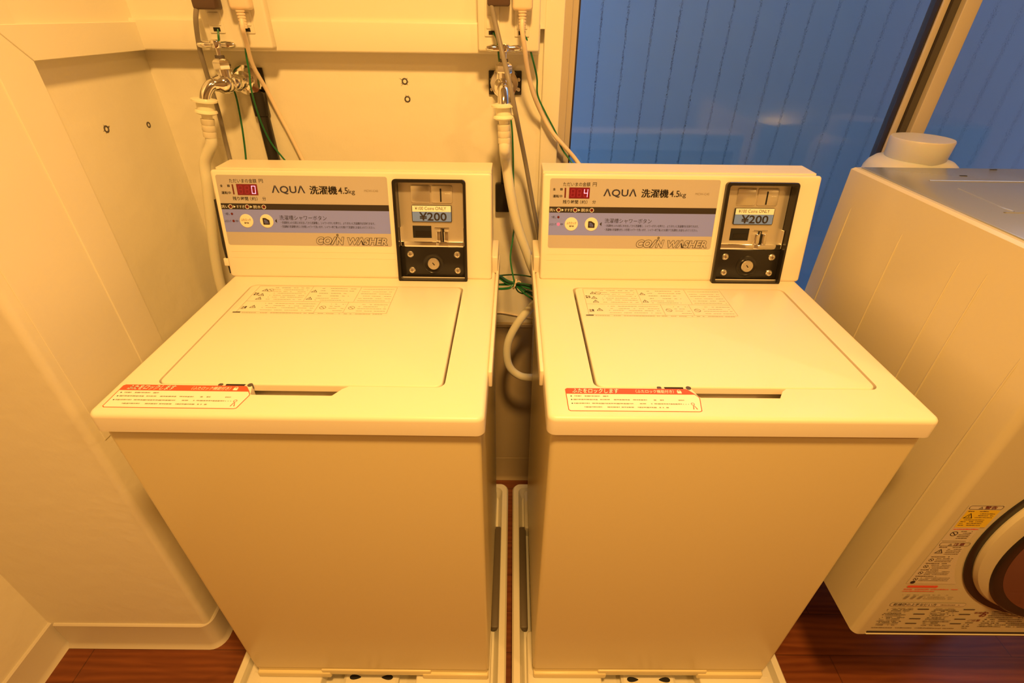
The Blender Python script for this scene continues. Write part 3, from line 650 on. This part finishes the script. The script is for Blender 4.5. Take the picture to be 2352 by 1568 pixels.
# ------------------------------------------------------------------ taps with hoses
def make_tap(px_, ang, label, plate_x0, plate_x1, screws):
    """tap on back wall; ang turns the spout away from straight forward (0)"""
    zt = 1.186
    r = thing('water_tap', label, 'tap', (px_, YB-0.006, zt), 0, 'chrome wall taps')
    Rz = Matrix.Rotation(ang, 4, 'Z')
    k = 1.2
    def lr(p): return [(r_*k, h_) for r_, h_ in p]
    b = MB()
    b.lathe(lr([(0.0245, 0.0), (0.0245, 0.003), (0.0225, 0.009), (0.0125, 0.012), (0.0125, 0.020), (0.0150, 0.021), (0.0150, 0.028), (0.0110, 0.030), (0.0110, 0.048)]), 'chrome', (0, 0, 0), (0, -1, 0), 32)
    b.build('wall_flange', r)
    b = MB(); O = Vector((0, -0.050, 0)); A = Rz @ Vector((0, -1, 0))
    b.lathe(lr([(0.0095, -0.008), (0.0125, -0.003), (0.0130, 0.006), (0.0110, 0.009), (0.0140, 0.014), (0.0155, 0.022), (0.0140, 0.031), (0.0110, 0.036), (0.0098, 0.042)]), 'chrome', O, A, 28)
    up0 = O+A*0.018
    b.lathe(lr([(0.0110, 0.0), (0.0115, 0.022), (0.0108, 0.028)]), 'chrome', up0, (0, 0, 1), 24)
    p0 = O+A*0.040
    b.tube([p0-A*0.010, p0, p0+A*0.010+Vector((0, 0, -0.004)), p0+A*0.020+Vector((0, 0, -0.016)), p0+A*0.026+Vector((0, 0, -0.030))], 0.0106, 'chrome', 24, 6)
    b.build('tap_body', r)
    b = MB(); b.lathe(lr([(0.0125, 0.024), (0.0135, 0.026), (0.0135, 0.036), (0.0115, 0.039), (0.0080, 0.042)]), 'chrome', up0, (0, 0, 1), 6)
    b.lathe([(0.0085, 0.040), (0.0080, 0.047)], 'plug_dark', up0, (0, 0, 1), 20); b.lathe([(0.0055, 0.045), (0.0055, 0.064)], 'chrome', up0, (0, 0, 1), 18)
    b.build('bonnet', r)
    b = MB(); hp = up0+Vector((0, 0, 0.064)); hd = Matrix.Rotation(0.12 if ang else 0.05, 4, 'Z') @ Vector((1, 0, 0))
    b.tube([hp+hd*t for t in (-0.034, -0.032, -0.027, -0.018, -0.008, 0, 0.008, 0.018, 0.027, 0.032, 0.034)], 0.006, 'chrome', 16, 1, rf=lambda t, i: (0.001, 0.0040, 0.0056, 0.0062, 0.0050, 0.0060, 0.0050, 0.0062, 0.0056, 0.0040, 0.001)[i])
    b.lathe([(0.0090, -0.005), (0.0110, 0.002), (0.0100, 0.006), (0.0060, 0.0085), (0.0, 0.009)], 'chrome', hp, (0, 0, 1), 24)
    b.build('handle', r)
    b = MB(); b.box((plate_x0-px_, 0.0005, -0.022), (plate_x1-px_, 0.0055, 0.022), 'blackp', 0.0015, 2); pt = b.build('mounting_plate', r)
    for sx, sz in screws:
        b = MB(); b.lathe([(0.0035, 0.0), (0.0034, 0.0012), (0.002, 0.0016), (0.0, 0.0012)], 'nickel', (sx-px_, 0.0005, sz), (0, -1, 0), 14); b.build('screw', pt)
    tip = r.location+p0+A*0.026+Vector((0, 0, -0.028))
    return r, tip
t1, tip1 = make_tap(0.020, math.radians(-46), 'chrome tap above the left washer, spout turned to the left', 0.012, 0.052, ())
t2, tip2 = make_tap(0.541, 0.0, 'chrome tap between the washers, spout facing forward with four screws in its plate', 0.509, 0.576, ((0.5150, 0.006), (0.5150, -0.012), (0.5700, 0.006), (0.5700, -0.012)))

def make_hose(label, tip, path, tilt):
    r = thing('water_hose', label, 'hose', tuple(tip), 0, 'white washer supply hoses')
    T_ = Matrix.Translation(-Vector(tip)); ax = Vector(tilt).normalized()
    b = MB(); b.lathe([(0.0150, -0.002), (0.0225, 0.000), (0.0225, 0.0030), (0.0150, 0.0040), (0.0150, 0.0180), (0.0190, 0.0195), (0.0200, 0.0225), (0.0160, 0.0255), (0.0095, 0.0275), (0.0090, 0.036)], 'nut', (0, 0, 0.004), ax, 32)
    b.build('tap_connector', r)
    p = Vector((0, 0, 0.004))+ax*0.034
    b = MB(); b.lathe([(0.0105, 0), (0.0120, 0.001), (0.0120, 0.010), (0.0112, 0.0115), (0.0120, 0.013), (0.0120, 0.022), (0.0112, 0.0235), (0.0120, 0.025), (0.0118, 0.034)], 'hoseclear', p, ax, 24); b.build('clamp_sleeve', r)
    q_ = p+ax*0.028
    pts = [q_, q_+ax*0.02]+[Vector(v)-Vector(tip) for v in path]
    b = MB(); b.tube(pts, 0.0105, 'hose', 20, 10); b.build('hose_tube', r)
    return r
make_hose('white supply hose hanging from the left tap behind the left washer', tip1,
    [(-0.066, 0.55, 1.045), (-0.074, 0.547, 1.003), (-0.085, 0.545, 0.950), (-0.099, 0.543, 0.885), (-0.110, 0.542, 0.825), (-0.117, 0.541, 0.765), (-0.121, 0.54, 0.66), (-0.105, 0.54, 0.50), (-0.05, 0.54, 0.42), (0.03, 0.525, 0.40), (0.05, 0.503, 0.40)], (-0.16, 0, -1))
make_hose('white supply hose hanging from the forward facing tap and ducking behind the right washer', tip2,
    [(0.545, 0.562, 1.055), (0.556, 0.562, 0.984), (0.571, 0.562, 0.917), (0.592, 0.56, 0.857), (0.618, 0.56, 0.792), (0.665, 0.56, 0.72), (0.72, 0.545, 0.68), (0.74, 0.504, 0.67)], (0.03, 0, -1))
b = MB(); b.tube([(0.70, 0.503, 0.80), (0.675, 0.545, 0.785), (0.649, 0.54, 0.761), (0.615, 0.54, 0.730), (0.577, 0.53, 0.685), (0.552, 0.52, 0.628), (0.555, 0.515, 0.569), (0.585, 0.515, 0.534), (0.635, 0.518, 0.526), (0.68, 0.515, 0.521), (0.70, 0.503, 0.52)], 0.0098, 'hose', 20, 10)
tag(b.build('drain_hose'), 'pale hose looping in the gap between the two washers', 'hose')
# black pipe covers under the taps
b = MB(); b.box((0.019, YB-0.016, 1.118), (0.047, YB-0.0005, 1.165), 'blackp', 0.002); b.box((0.0215, YB-0.014, 0.85), (0.0445, YB-0.0005, 1.12), 'blackp', 0.003)
tag(b.build('pipe_cover'), 'long black vertical pipe cover on the wall below the left tap', 'pipe cover', 'black pipe covers')
b = MB(); b.box((0.5335, YB-0.012, 0.926), (0.551, YB-0.0005, 1.165), 'blackp', 0.003); b.box((0.521, YB-0.018, 0.920), (0.553, YB-0.0005, 0.985), 'blackp', 0.003)
tag(b.build('pipe_cover'), 'black vertical pipe cover ending in a cap behind the hose between the washers', 'pipe cover', 'black pipe covers')

# ------------------------------------------------------------------ outlet boxes, plugs, cables
def make_outlet(x0, x1, label):
    zb = 1.244; r = thing('outlet_box', label, 'power outlet', ((x0+x1)/2, YR, zb), 0, 'wall outlet boxes')
    T_ = Matrix.Translation((-(x0+x1)/2, -YR, -zb))
    b = MB(T_); b.box((x0, YR-0.022, zb), (x1, YR-0.0003, zb+0.155), 'outlet', 0.004); b.build('housing', r)
    for k in (0, 1):
        xa = x0+0.026+k*0.055
        b = MB(T_); b.box((xa-0.0135, YR-0.0245, zb+0.024), (xa+0.0135, YR-0.0215, zb+0.125), 'outlet', 0.0012, 2)
        b.box((xa-0.010, YR-0.0262, zb+0.036), (xa+0.010, YR-0.0235, zb+0.056), 'outlet', 0.001, 2)
        b.box((xa-0.006, YR-0.0256, zb+0.027), (xa+0.006, YR-0.0240, zb+0.033), 'dark'); b.build('socket', r)
    return r
make_outlet(-0.012, 0.108, 'cream outlet box on the rail above the left tap')
make_outlet(0.493, 0.607, 'cream outlet box on the rail beside the window')
def make_cord(kind, label, path, r_, m, plug, ox=0):
    p0 = Vector(path[0]); r = thing(kind, label, 'cable', tuple(p0), 0, None); T_ = Matrix.Translation(-p0)
    if plug == 'cream':
        d = (Vector(path[0])-Vector(path[1])).normalized()
        b = MB(T_); q_ = p0
        b.box((q_.x-0.018, q_.y+0.004, q_.z+0.028), (q_.x+0.018, YR-0.0262, q_.z+0.085), 'cream_cord', 0.006, 4); b.build('plug', r)
        b = MB(T_); pr_ = []
        for k in range(6): pr_ += [(0.0075-k*0.0003, 0.028-k*0.0046), (0.0075-k*0.0003, 0.0255-k*0.0046), (0.0058, 0.025-k*0.0046), (0.0058, 0.0236-k*0.0046)]
        b.lathe([(h_, -z_) for h_, z_ in pr_], 'cream_cord', q_+Vector((0, 0.006, 0)), (0, 0, -1), 20); b.build('strain_relief', r)
    if plug == 'brown':
        b = MB(T_); q_ = p0; b.box((q_.x-0.006, q_.y-0.006, q_.z-0.006), (q_.x+0.034, YR-0.0262, q_.z+0.022), 'brownp', 0.004, 3); b.build('plug', r)
    if plug == 'cream': path = [(p0.x, p0.y+0.006, p0.z+0.02)]+[tuple(v) for v in path]
    b = MB(T_); b.tube(path, r_, m, 12, 8, mtx=None); b.build('cord', r)
    return r
cab = {
    'grey1': [(0.003, 0.560, 1.310), (-0.007, 0.560, 1.286), (-0.028, 0.585, 1.244), (-0.037, 0.600, 1.207), (-0.042, 0.610, 1.176), (-0.047, 0.620, 1.126), (-0.050, 0.620, 1.076), (-0.052, 0.620, 1.036), (-0.045, 0.600, 0.981), (-0.02, 0.57, 0.88), (0.05, 0.545, 0.78), (0.07, 0.505, 0.75)],
    'grey2': [(0.518, 0.565, 1.320), (0.527, 0.560, 1.285), (0.540, 0.545, 1.240), (0.551, 0.515, 1.204), (0.563, 0.520, 1.153), (0.574, 0.560, 1.101), (0.587, 0.590, 1.041), (0.604, 0.600, 0.959), (0.622, 0.600, 0.878), (0.64, 0.590, 0.802), (0.68, 0.55, 0.76), (0.70, 0.503, 0.75)],
    'cream1': [(0.076, 0.555, 1.276), (0.067, 0.575, 1.256), (0.055, 0.605, 1.214), (0.058, 0.632, 1.169), (0.068, 0.640, 1.124), (0.082, 0.641, 1.080), (0.096, 0.641, 1.032), (0.112, 0.635, 0.990), (0.14, 0.58, 0.93), (0.16, 0.533, 0.90)],
    'cream2': [(0.574, 0.552, 1.280), (0.579, 0.560, 1.252), (0.586, 0.580, 1.215), (0.599, 0.600, 1.172), (0.619, 0.620, 1.132), (0.643, 0.620, 1.096), (0.673, 0.620, 1.066), (0.698, 0.620, 1.040), (0.722, 0.600, 1.008), (0.75, 0.555, 0.95), (0.76, 0.541, 0.93)],
    'green1a': [(0.016, 0.5845, 1.274), (0.015, 0.580, 1.259), (0.003, 0.595, 1.237), (-0.018, 0.640, 1.188), (-0.014, 0.643, 1.160), (-0.016, 0.643, 1.122), (-0.021, 0.643, 1.080), (-0.028, 0.640, 1.031), (-0.022, 0.60, 0.98), (0.0, 0.56, 0.90), (0.02, 0.533, 0.87)],
    'green1b': [(0.066, 0.5845, 1.274), (0.052, 0.595, 1.237), (0.049, 0.595, 1.204), (0.046, 0.592, 1.178), (0.040, 0.605, 1.141), (0.037, 0.620, 1.102), (0.042, 0.630, 1.066), (0.060, 0.630, 1.035), (0.084, 0.620, 1.005), (0.10, 0.57, 0.95), (0.11, 0.533, 0.91)],
    'green2a': [(0.521, 0.5845, 1.274), (0.529, 0.580, 1.262), (0.532, 0.600, 1.228), (0.545, 0.626, 1.165), (0.556, 0.620, 1.115), (0.560, 0.630, 1.058), (0.562, 0.630, 0.989), (0.567, 0.610, 0.919), (0.562, 0.580, 0.880), (0.557, 0.530, 0.850), (0.566, 0.500, 0.808)],
    'green2b': [(0.576, 0.5845, 1.274), (0.585, 0.590, 1.261), (0.597, 0.600, 1.228), (0.606, 0.620, 1.197), (0.609, 0.630, 1.166), (0.626, 0.630, 1.134), (0.650, 0.628, 1.095), (0.664, 0.625, 1.065), (0.684, 0.620, 1.041), (0.703, 0.600, 1.017), (0.73, 0.56, 0.96), (0.74, 0.541, 0.93)]}
make_cord('power_cord', 'thin grey brown power cord hanging left of the left tap', cab['grey1'], 0.0042, 'grey_cord', 'brown')
make_cord('power_cord', 'grey power cord crossing in front of the forward facing tap', cab['grey2'], 0.0046, 'grey_cord', 'brown')
make_cord('power_cord', 'thick cream power cord with ribbed plug running down right of the left tap', cab['cream1'], 0.0040, 'cream_cord', 'cream')
make_cord('power_cord', 'thick cream power cord with ribbed plug slanting down to the window frame', cab['cream2'], 0.0044, 'cream_cord', 'cream')
for k, l in (('green1a', 'thin green earth wire passing behind the left tap'), ('green1b', 'green earth wire beside the ribbed cream plug, crossing the left pipe cover'), ('green2a', 'dark green earth wire hanging behind the hose of the forward facing tap'), ('green2b', 'green earth wire bending toward the window frame')):
    b = MB(); b.tube(cab[k], 0.0018, 'green', 8, 8); tag(b.build('earth_wire'), l, 'wire')
# tied bundle of spare green wire in the gap
r = thing('wire_bundle', 'tied bundle of spare green earth wire in the gap between the washers', 'wire', (0.567, 0.50, 0.803)); T_ = Matrix.Translation((-0.567, -0.50, -0.803))
base_ = [[(0.505, 0.51, 0.818), (0.531, 0.51, 0.815), (0.550, 0.5, 0.807), (0.567, 0.5, 0.804), (0.589, 0.5, 0.799), (0.614, 0.5, 0.793), (0.63, 0.512, 0.785)],
         [(0.505, 0.51, 0.797), (0.531, 0.51, 0.794), (0.555, 0.5, 0.801), (0.567, 0.5, 0.803), (0.590, 0.5, 0.786), (0.613, 0.5, 0.771), (0.63, 0.512, 0.755)]]
b = MB(T_)
for j in range(9):
    src = base_[j % 2]; dz, dy = random.uniform(-0.006, 0.006), random.uniform(-0.008, 0.008)
    b.tube([(x, y+dy*(0.3 if 2 < i < 4 else 1), z+dz*(0.35 if 2 < i < 4 else 1)+random.uniform(-0.0015, 0.0015)) for i, (x, y, z) in enumerate(src)], 0.0019, 'green' if j % 3 else 'dkgreen', 8, 6)
b.tube([(0.51, 0.52, 0.808), (0.535, 0.52, 0.814), (0.574, 0.51, 0.821), (0.611, 0.51, 0.815), (0.63, 0.51, 0.812)], 0.0017, 'dkgreen', 8, 6)
b.tube([(0.567, 0.5, 0.800), (0.575, 0.497, 0.786), (0.588, 0.497, 0.781), (0.592, 0.497, 0.790), (0.600, 0.497, 0.786), (0.625, 0.505, 0.770)], 0.0017, 'dkgreen', 8, 6)
b.build('wires', r)
b = MB(T_); b.tube([(0.567+0.003*math.sin(a), 0.5-0.010*math.cos(a), 0.803+0.010*math.sin(a)) for a in [2*math.pi*k/14 for k in range(15)]], 0.0018, 'cream_cord', 8, 2)
b.tube([(0.568, 0.49, 0.809), (0.575, 0.488, 0.816), (0.580, 0.489, 0.813)], 0.0014, 'cream_cord', 8, 3); b.build('tie', r, label='twisted pale tie')
b = MB(); b.tube([(0.40, 0.6485, 0.634), (0.486, 0.6485, 0.634), (0.526, 0.6475, 0.643), (0.573, 0.6475, 0.635), (0.625, 0.6475, 0.625), (0.70, 0.6485, 0.619)], 0.0022, 'cream_cord', 8, 6)
tag(b.build('wall_cable'), 'thin cream cable running across the back wall low between the washers', 'cable')

# ------------------------------------------------------------------ dryer on its stand
DX0, DX1, DYF, DYB, DZ0, DZ1 = 1.200, 1.808, -0.020, 0.476, 0.346, 1.070
rd = thing('clothes_dryer', 'cream front loading dryer with round smoked door at the right edge', 'dryer', ((DX0+DX1)/2, 0.23, DZ0)); T_ = Matrix.Translation((-(DX0+DX1)/2, -0.23, -DZ0))
b = MB(T_); lo = [p for p in rrect(DX0, DYF, DX1, DYB, 0.011, 8)][18:]+[(DX1, DYB), (DX0, DYB)]
b.loops([[(x, y, DZ0) for x, y in inset(lo, 0.006)], [(x, y, DZ0+0.006) for x, y in lo], [(x, y, DZ1-0.004) for x, y in lo], [(x, y, DZ1) for x, y in inset(lo, 0.004)], [(x, y, DZ1) for x, y in inset(lo, 0.011)]], 'dryer')
for yy, z0, z1 in ((0.434, 0.42, 1.005), (0.290, 0.42, 1.010), (0.168, 0.42, 1.016), (0.121, 0.42, 1.018), (0.022, 0.432, 0.950)):   # pressed ribs in the side
    b.tube([(DX0+0.0012, yy, z0), (DX0+0.0002, yy, z0+0.02), (DX0+0.0002, yy, z1-0.02), (DX0+0.0012, yy, z1)], 0.0016, 'dryer', 8, 1)
b.build('cabinet', rd)
b = MB(T_); b.loops([[(x, y, DZ1-0.002) for x, y in inset(lo, 0.011)], [(x, y, DZ1+0.0015) for x, y in inset(lo, 0.011)], [(x, y, DZ1+0.0025) for x, y in inset(lo, 0.013)]], 'dryertop')
b.tube([(1.274, 0.375, DZ1+0.0022), (1.78, 0.375, DZ1+0.0022)], 0.0016, 'dryertop', 8, 1)
b.tube([(1.290, 0.330, DZ1+0.0022), (1.285, 0.26, DZ1+0.0022), (1.286, 0.218, DZ1+0.0022), (1.305, 0.212, DZ1+0.0022), (1.75, 0.205, DZ1+0.0022)], 0.0016, 'dryertop', 8, 4)
b.build('top_panel', rd, label='grey reflective top panel')
for xx, yy in ((1.359, 0.410), (1.449, 0.455)):
    b = MB(T_); b.box((xx-0.006, yy-0.0015, DZ1+0.001), (xx+0.006, yy+0.0015, DZ1+0.0032), 'dark'); b.build('screw_slot', rd)
yf = DYF
b = MB(T_); b.box((1.222, yf-0.0012, 0.3595), (1.80, yf+0.002, 0.3640), 'ink'); b.box((1.222, yf-0.002, 0.3540), (1.80, yf+0.002, 0.3575), 'dryer', 0.001, 1); b.box((1.222, yf-0.0006, 0.3505), (1.80, yf+0.002, 0.3520), 'ink')
b.build('bottom_seam', rd)
dcx, dcz = 1.505, 0.652
b = MB(T_); b.lathe([(0.2270, -0.002), (0.2270, 0.0020), (0.2130, 0.0022), (0.2130, -0.002)], 'blackp', (dcx, yf, dcz), (0, -1, 0), 96); b.build('door_gap', rd)
b = MB(T_); b.lathe([(0.2145, -0.002), (0.2145, 0.004), (0.2110, 0.009), (0.2000, 0.012), (0.1700, 0.012)], 'dryer', (dcx, yf, dcz), (0, -1, 0), 96); dr = b.build('door', rd)
gx, gz = 1.520, 0.630
b = MB(T_); b.lathe([(0.2000, 0.006), (0.2000, 0.0125), (0.1970, 0.015), (0.1880, 0.0155), (0.1830, 0.0135)], 'blackp', (gx, yf, gz), (0, -1, 0), 96); b.build('door_gasket', dr)
b = MB(T_); b.lathe([(0.1850, 0.010), (0.1830, 0.0130), (0.1500, 0.021), (0.1000, 0.029), (0.05, 0.0335), (0.0, 0.035)], 'smoke', (gx, yf, gz), (0, -1, 0), 96); b.build('door_glass', dr, label='brown smoked door glass')
# printed labels on the dryer front: x right, z up, facing -y
FM = Matrix(((1, 0, 0, 0), (0, 0, -1, yf-0.0006), (0, 1, 0, 0), (0, 0, 0, 1)))
b = MB(T_ @ FM); R = random.Random(11)
def dl(x0, x1, y, h, m='inkbrown', gap=0.12, z=0.0003):
    x = x0
    while x < x1:
        l_ = R.uniform(0.0012, 0.005)
        if R.random() > gap: b.rect(x, y, min(x+l_, x1), y+h*0.8*R.uniform(0.6, 1), z, m)
        x += l_+0.0005
xr = lambda z: min(dcx-0.006-math.sqrt(max(0.0, 0.2320**2-(z-dcz)**2)), 1.32) if abs(z-dcz) < 0.232 else 1.32
col = [(1.223, 0.520)]+[(xr(0.520+k*0.0101)-0.002, 0.520+k*0.0101) for k in range(21)]+[(1.223, 0.722)]
b.poly(col, 0.0, 'dryerlabel')
b.poly([(1.226, 0.6710), (1.272, 0.6710), (1.274, 0.7110), (1.226, 0.7110)], 0.0002, 'yellow')
o_ = rrect(1.2255, 0.7125, 1.2745, 0.7210, 0.003, 3); b.frame(o_, inset(o_, 0.0006), 0.0003, 'ink'); b.text('警告', 1.248, 0.7135, 1.266, 0.7200, 0.0003, 'maroon', 0.012)
def tri(x, y, w_): b.frame([(x, y), (x+w_, y), (x+w_/2, y+w_*0.85)], [(x+w_*0.14, y+w_*0.08), (x+w_*0.86, y+w_*0.08), (x+w_/2, y+w_*0.70)], 0.0004, 'ink'); b.rect(x+w_*0.46, y+w_*0.2, x+w_*0.54, y+w_*0.5, 0.0004, 'ink')
tri(1.240, 0.7138, 0.006); tri(1.2275, 0.6925, 0.014); dl(1.228, 1.258, 0.7072, 0.0028)
for k in range(3): dl(1.2445, 1.270, 0.7020-k*0.0042, 0.0022)
for k in range(4): dl(1.2285, 1.262, 0.6880-k*0.0042, 0.0022)
dl(1.2275, 1.265, 0.6655, 0.0030, 'redink', 0.05)
def no(x, y, r_): b.frame(circ(x, y, r_, 20), circ(x, y, r_*0.82, 20), 0.0004, 'ink'); b.add([(x-r_*0.7, y+r_*0.55, 0.0004), (x-r_*0.55, y+r_*0.7, 0.0004), (x+r_*0.7, y-r_*0.55, 0.0004), (x+r_*0.55, y-r_*0.7, 0.0004)], [(0, 3, 2, 1)], 'ink')
no(1.234, 0.6555, 0.0055)
for k in range(5): dl(1.242, xr(0.66)-0.008, 0.6605-k*0.0042, 0.0022)
b.rect(1.2245, 0.6370, xr(0.637)-0.006, 0.6376, 0.0003, 'ink'); b.text('注意', 1.247, 0.6255, 1.264, 0.6325, 0.0003, 'maroon', 0.012); tri(1.239, 0.6260, 0.006)
o_ = rrect(1.2255, 0.6245, 1.272, 0.6335, 0.003, 3); b.frame(o_, inset(o_, 0.0006), 0.0003, 'ink')
tri(1.2275, 0.6060, 0.013); dl(1.228, 1.262, 0.6205, 0.0024)
for k in range(4): dl(1.244, 1.266, 0.6155-k*0.0042, 0.0020)
for z_, kk in ((0.592, 0), (0.574, 1), (0.556, 0), (0.538, 1)):
    dl(1.228, 1.262, z_+0.0035, 0.0028); no(1.232, z_-0.004, 0.0038)
    for k in range(3): dl(1.239, xr(z_)-0.010, z_-0.001-k*0.0040, 0.0018)
b.poly(circ(1.2315, 0.5250, 0.0040, 18), 0.0005, 'ink')
b.poly(rrect(1.2285, 0.5090, 1.2800, 0.5150, 0.003, 3), 0.0003, 'redink')
dl(1.2265, 1.318, 0.5030, 0.0028, 'redink', 0.1); dl(1.2265, 1.285, 0.4970, 0.0028, 'redink', 0.1)
dl(1.226, 1.310, 0.4860, 0.0012, 'ink', 0.5)
for k in range(3): b.add([(1.238+k*0.012, 0.4740, 0.0003), (1.243+k*0.012, 0.4740, 0.0003), (1.246+k*0.012, 0.4830, 0.0003), (1.241+k*0.012, 0.4830, 0.0003)], [(0, 1, 2, 3)], 'inkgrey')
dl(1.272, 1.322, 0.4800, 0.0016); dl(1.272, 1.322, 0.4745, 0.0016)
o_ = rrect(1.2245, 0.4500, 1.3560, 0.4615, 0.005, 4); b.poly(o_, 0.0001, 'inkgrey'); b.poly(inset(o_, 0.0008), 0.0002, 'dryerlabel')
b.text('乾燥機の上手な使い方', 1.230, 0.4520, 1.305, 0.4600, 0.0004, 'ink', 0.006); dl(1.312, 1.350, 0.4545, 0.0030)
for cx_, cw in ((1.2245, 0.050), (1.306, 0.050)):
    for k in range(14): dl(cx_+R.uniform(0, 0.004), cx_+cw*R.uniform(0.7, 1), 0.4430-k*0.0044, 0.0022, 'ink' if k % 3 else 'inkgrey', 0.2)
for cx_ in (1.279, 1.360):
    for k in range(4): b.rect(cx_, 0.4400-k*0.016, cx_+0.020, 0.4424-k*0.016, 0.0003, 'ink')
dl(1.224, 1.375, 0.3760, 0.0026)
b.text('乾燥', 1.3850, 0.4280, 1.398, 0.4340, 0.0004, 'maroon', 0.012); b.text('お', 1.398, 0.4180, 1.410, 0.4360, 0.0004, 'maroon', 0.02); b.text('ご注意', 1.386, 0.4020, 1.408, 0.4090, 0.0004, 'maroon', 0.012)
for k in range(9): dl(1.414+(0.0), 1.55, 0.4330-k*0.0062, 0.0026, 'ink', 0.12)
for k in range(4): dl(1.386, 1.40, 0.3960-k*0.0062, 0.0026, 'ink', 0.3)
b.build('caution_labels', rd, label='printed caution labels with yellow and red headings')
# stand
rs = thing('dryer_stand', 'grey steel stand on the floor beneath the dryer', 'stand', (1.60, 0.30, 0.0)); T_ = Matrix.Translation((-1.60, -0.30, 0))
b = MB(T_); b.box((1.26, 0.12, DZ0-0.034), (1.79, 0.15, DZ0-0.0005), 'steel', 0.003); b.box((1.26, 0.42, DZ0-0.034), (1.79, 0.45, DZ0-0.0005), 'steel', 0.003)
b.box((1.50, 0.12, DZ0-0.034), (1.53, 0.45, DZ0-0.002), 'steel', 0.003); b.box((1.74, 0.12, DZ0-0.034), (1.77, 0.45, DZ0-0.002), 'steel', 0.003); b.build('frame', rs)
for xx in (1.50, 1.74):
    for yy in (0.20, 0.42):
        b = MB(T_); b.box((xx, yy, 0.004), (xx+0.03, yy+0.03, DZ0-0.03), 'steel', 0.003); b.lathe([(0.022, 0.0), (0.022, 0.005), (0.01, 0.008)], 'blackp', (xx+0.015, yy+0.015, 0), (0, 0, 1), 20); b.build('leg', rs)

# translucent jug on a small shelf behind the dryer
b = MB(); b.box((1.32, 0.485, 0.812), (1.56, 0.6535, 0.830), 'wall_gloss', 0.003); b.box((1.335, 0.60, 0.74), (1.355, 0.6535, 0.813), 'wall_gloss', 0.002); b.box((1.51, 0.60, 0.74), (1.53, 0.6535, 0.813), 'wall_gloss', 0.002)
tag(b.build('wall_shelf'), 'small painted shelf at the window behind the dryer, under the jug', 'shelf')
rj = thing('plastic_jug', 'translucent white plastic jug with wide round cap behind the dryer', 'jug', (1.384, 0.570, 0.8305))
b = MB(); n = 40
def sq(r_x, r_y, z, p=2.6):
    L = []
    for k in range(n):
        a = 2*math.pi*k/n; c_, s_ = math.cos(a), math.sin(a)
        L.append((math.copysign(abs(c_)**(2/p), c_)*r_x, math.copysign(abs(s_)**(2/p), s_)*r_y, z))
    return L
b.loops([sq(0.076, 0.058, 0.0), sq(0.084, 0.064, 0.006), sq(0.086, 0.066, 0.02), sq(0.086, 0.066, 0.200), sq(0.084, 0.065, 0.214), sq(0.078, 0.061, 0.226), sq(0.066, 0.057, 0.234), sq(0.054, 0.053, 0.238, 2), sq(0.052, 0.050, 0.244, 2)], 'jug'); b.build('body', rj)
b = MB(); b.lathe([(0.052, 0.226), (0.0530, 0.229), (0.0555, 0.272), (0.0540, 0.2750), (0.0, 0.2755)], 'jugcap', (-0.004, -0.004, 0), (0, 0, 1), 48); b.build('cap', rj)

# ------------------------------------------------------------------ ceiling lamp
for lx_, ly_, lab in ((0.62, -0.50, 'round warm ceiling lamp above the left washer'), (1.9, -1.15, 'added round warm ceiling lamp out of view, further back in the room')):  # the second fitting is an addition, made to go with the fill light
    rl_ = thing('ceiling_lamp', lab, 'lamp', (lx_, ly_, ZC), 0, 'ceiling lamps'); b = MB(); b.lathe([(0.13, 0.0), (0.13, -0.012), (0.12, -0.020), (0.118, -0.020)], 'plastic', (0, 0, 0), (0, 0, 1), 40); b.build('rim', rl_)
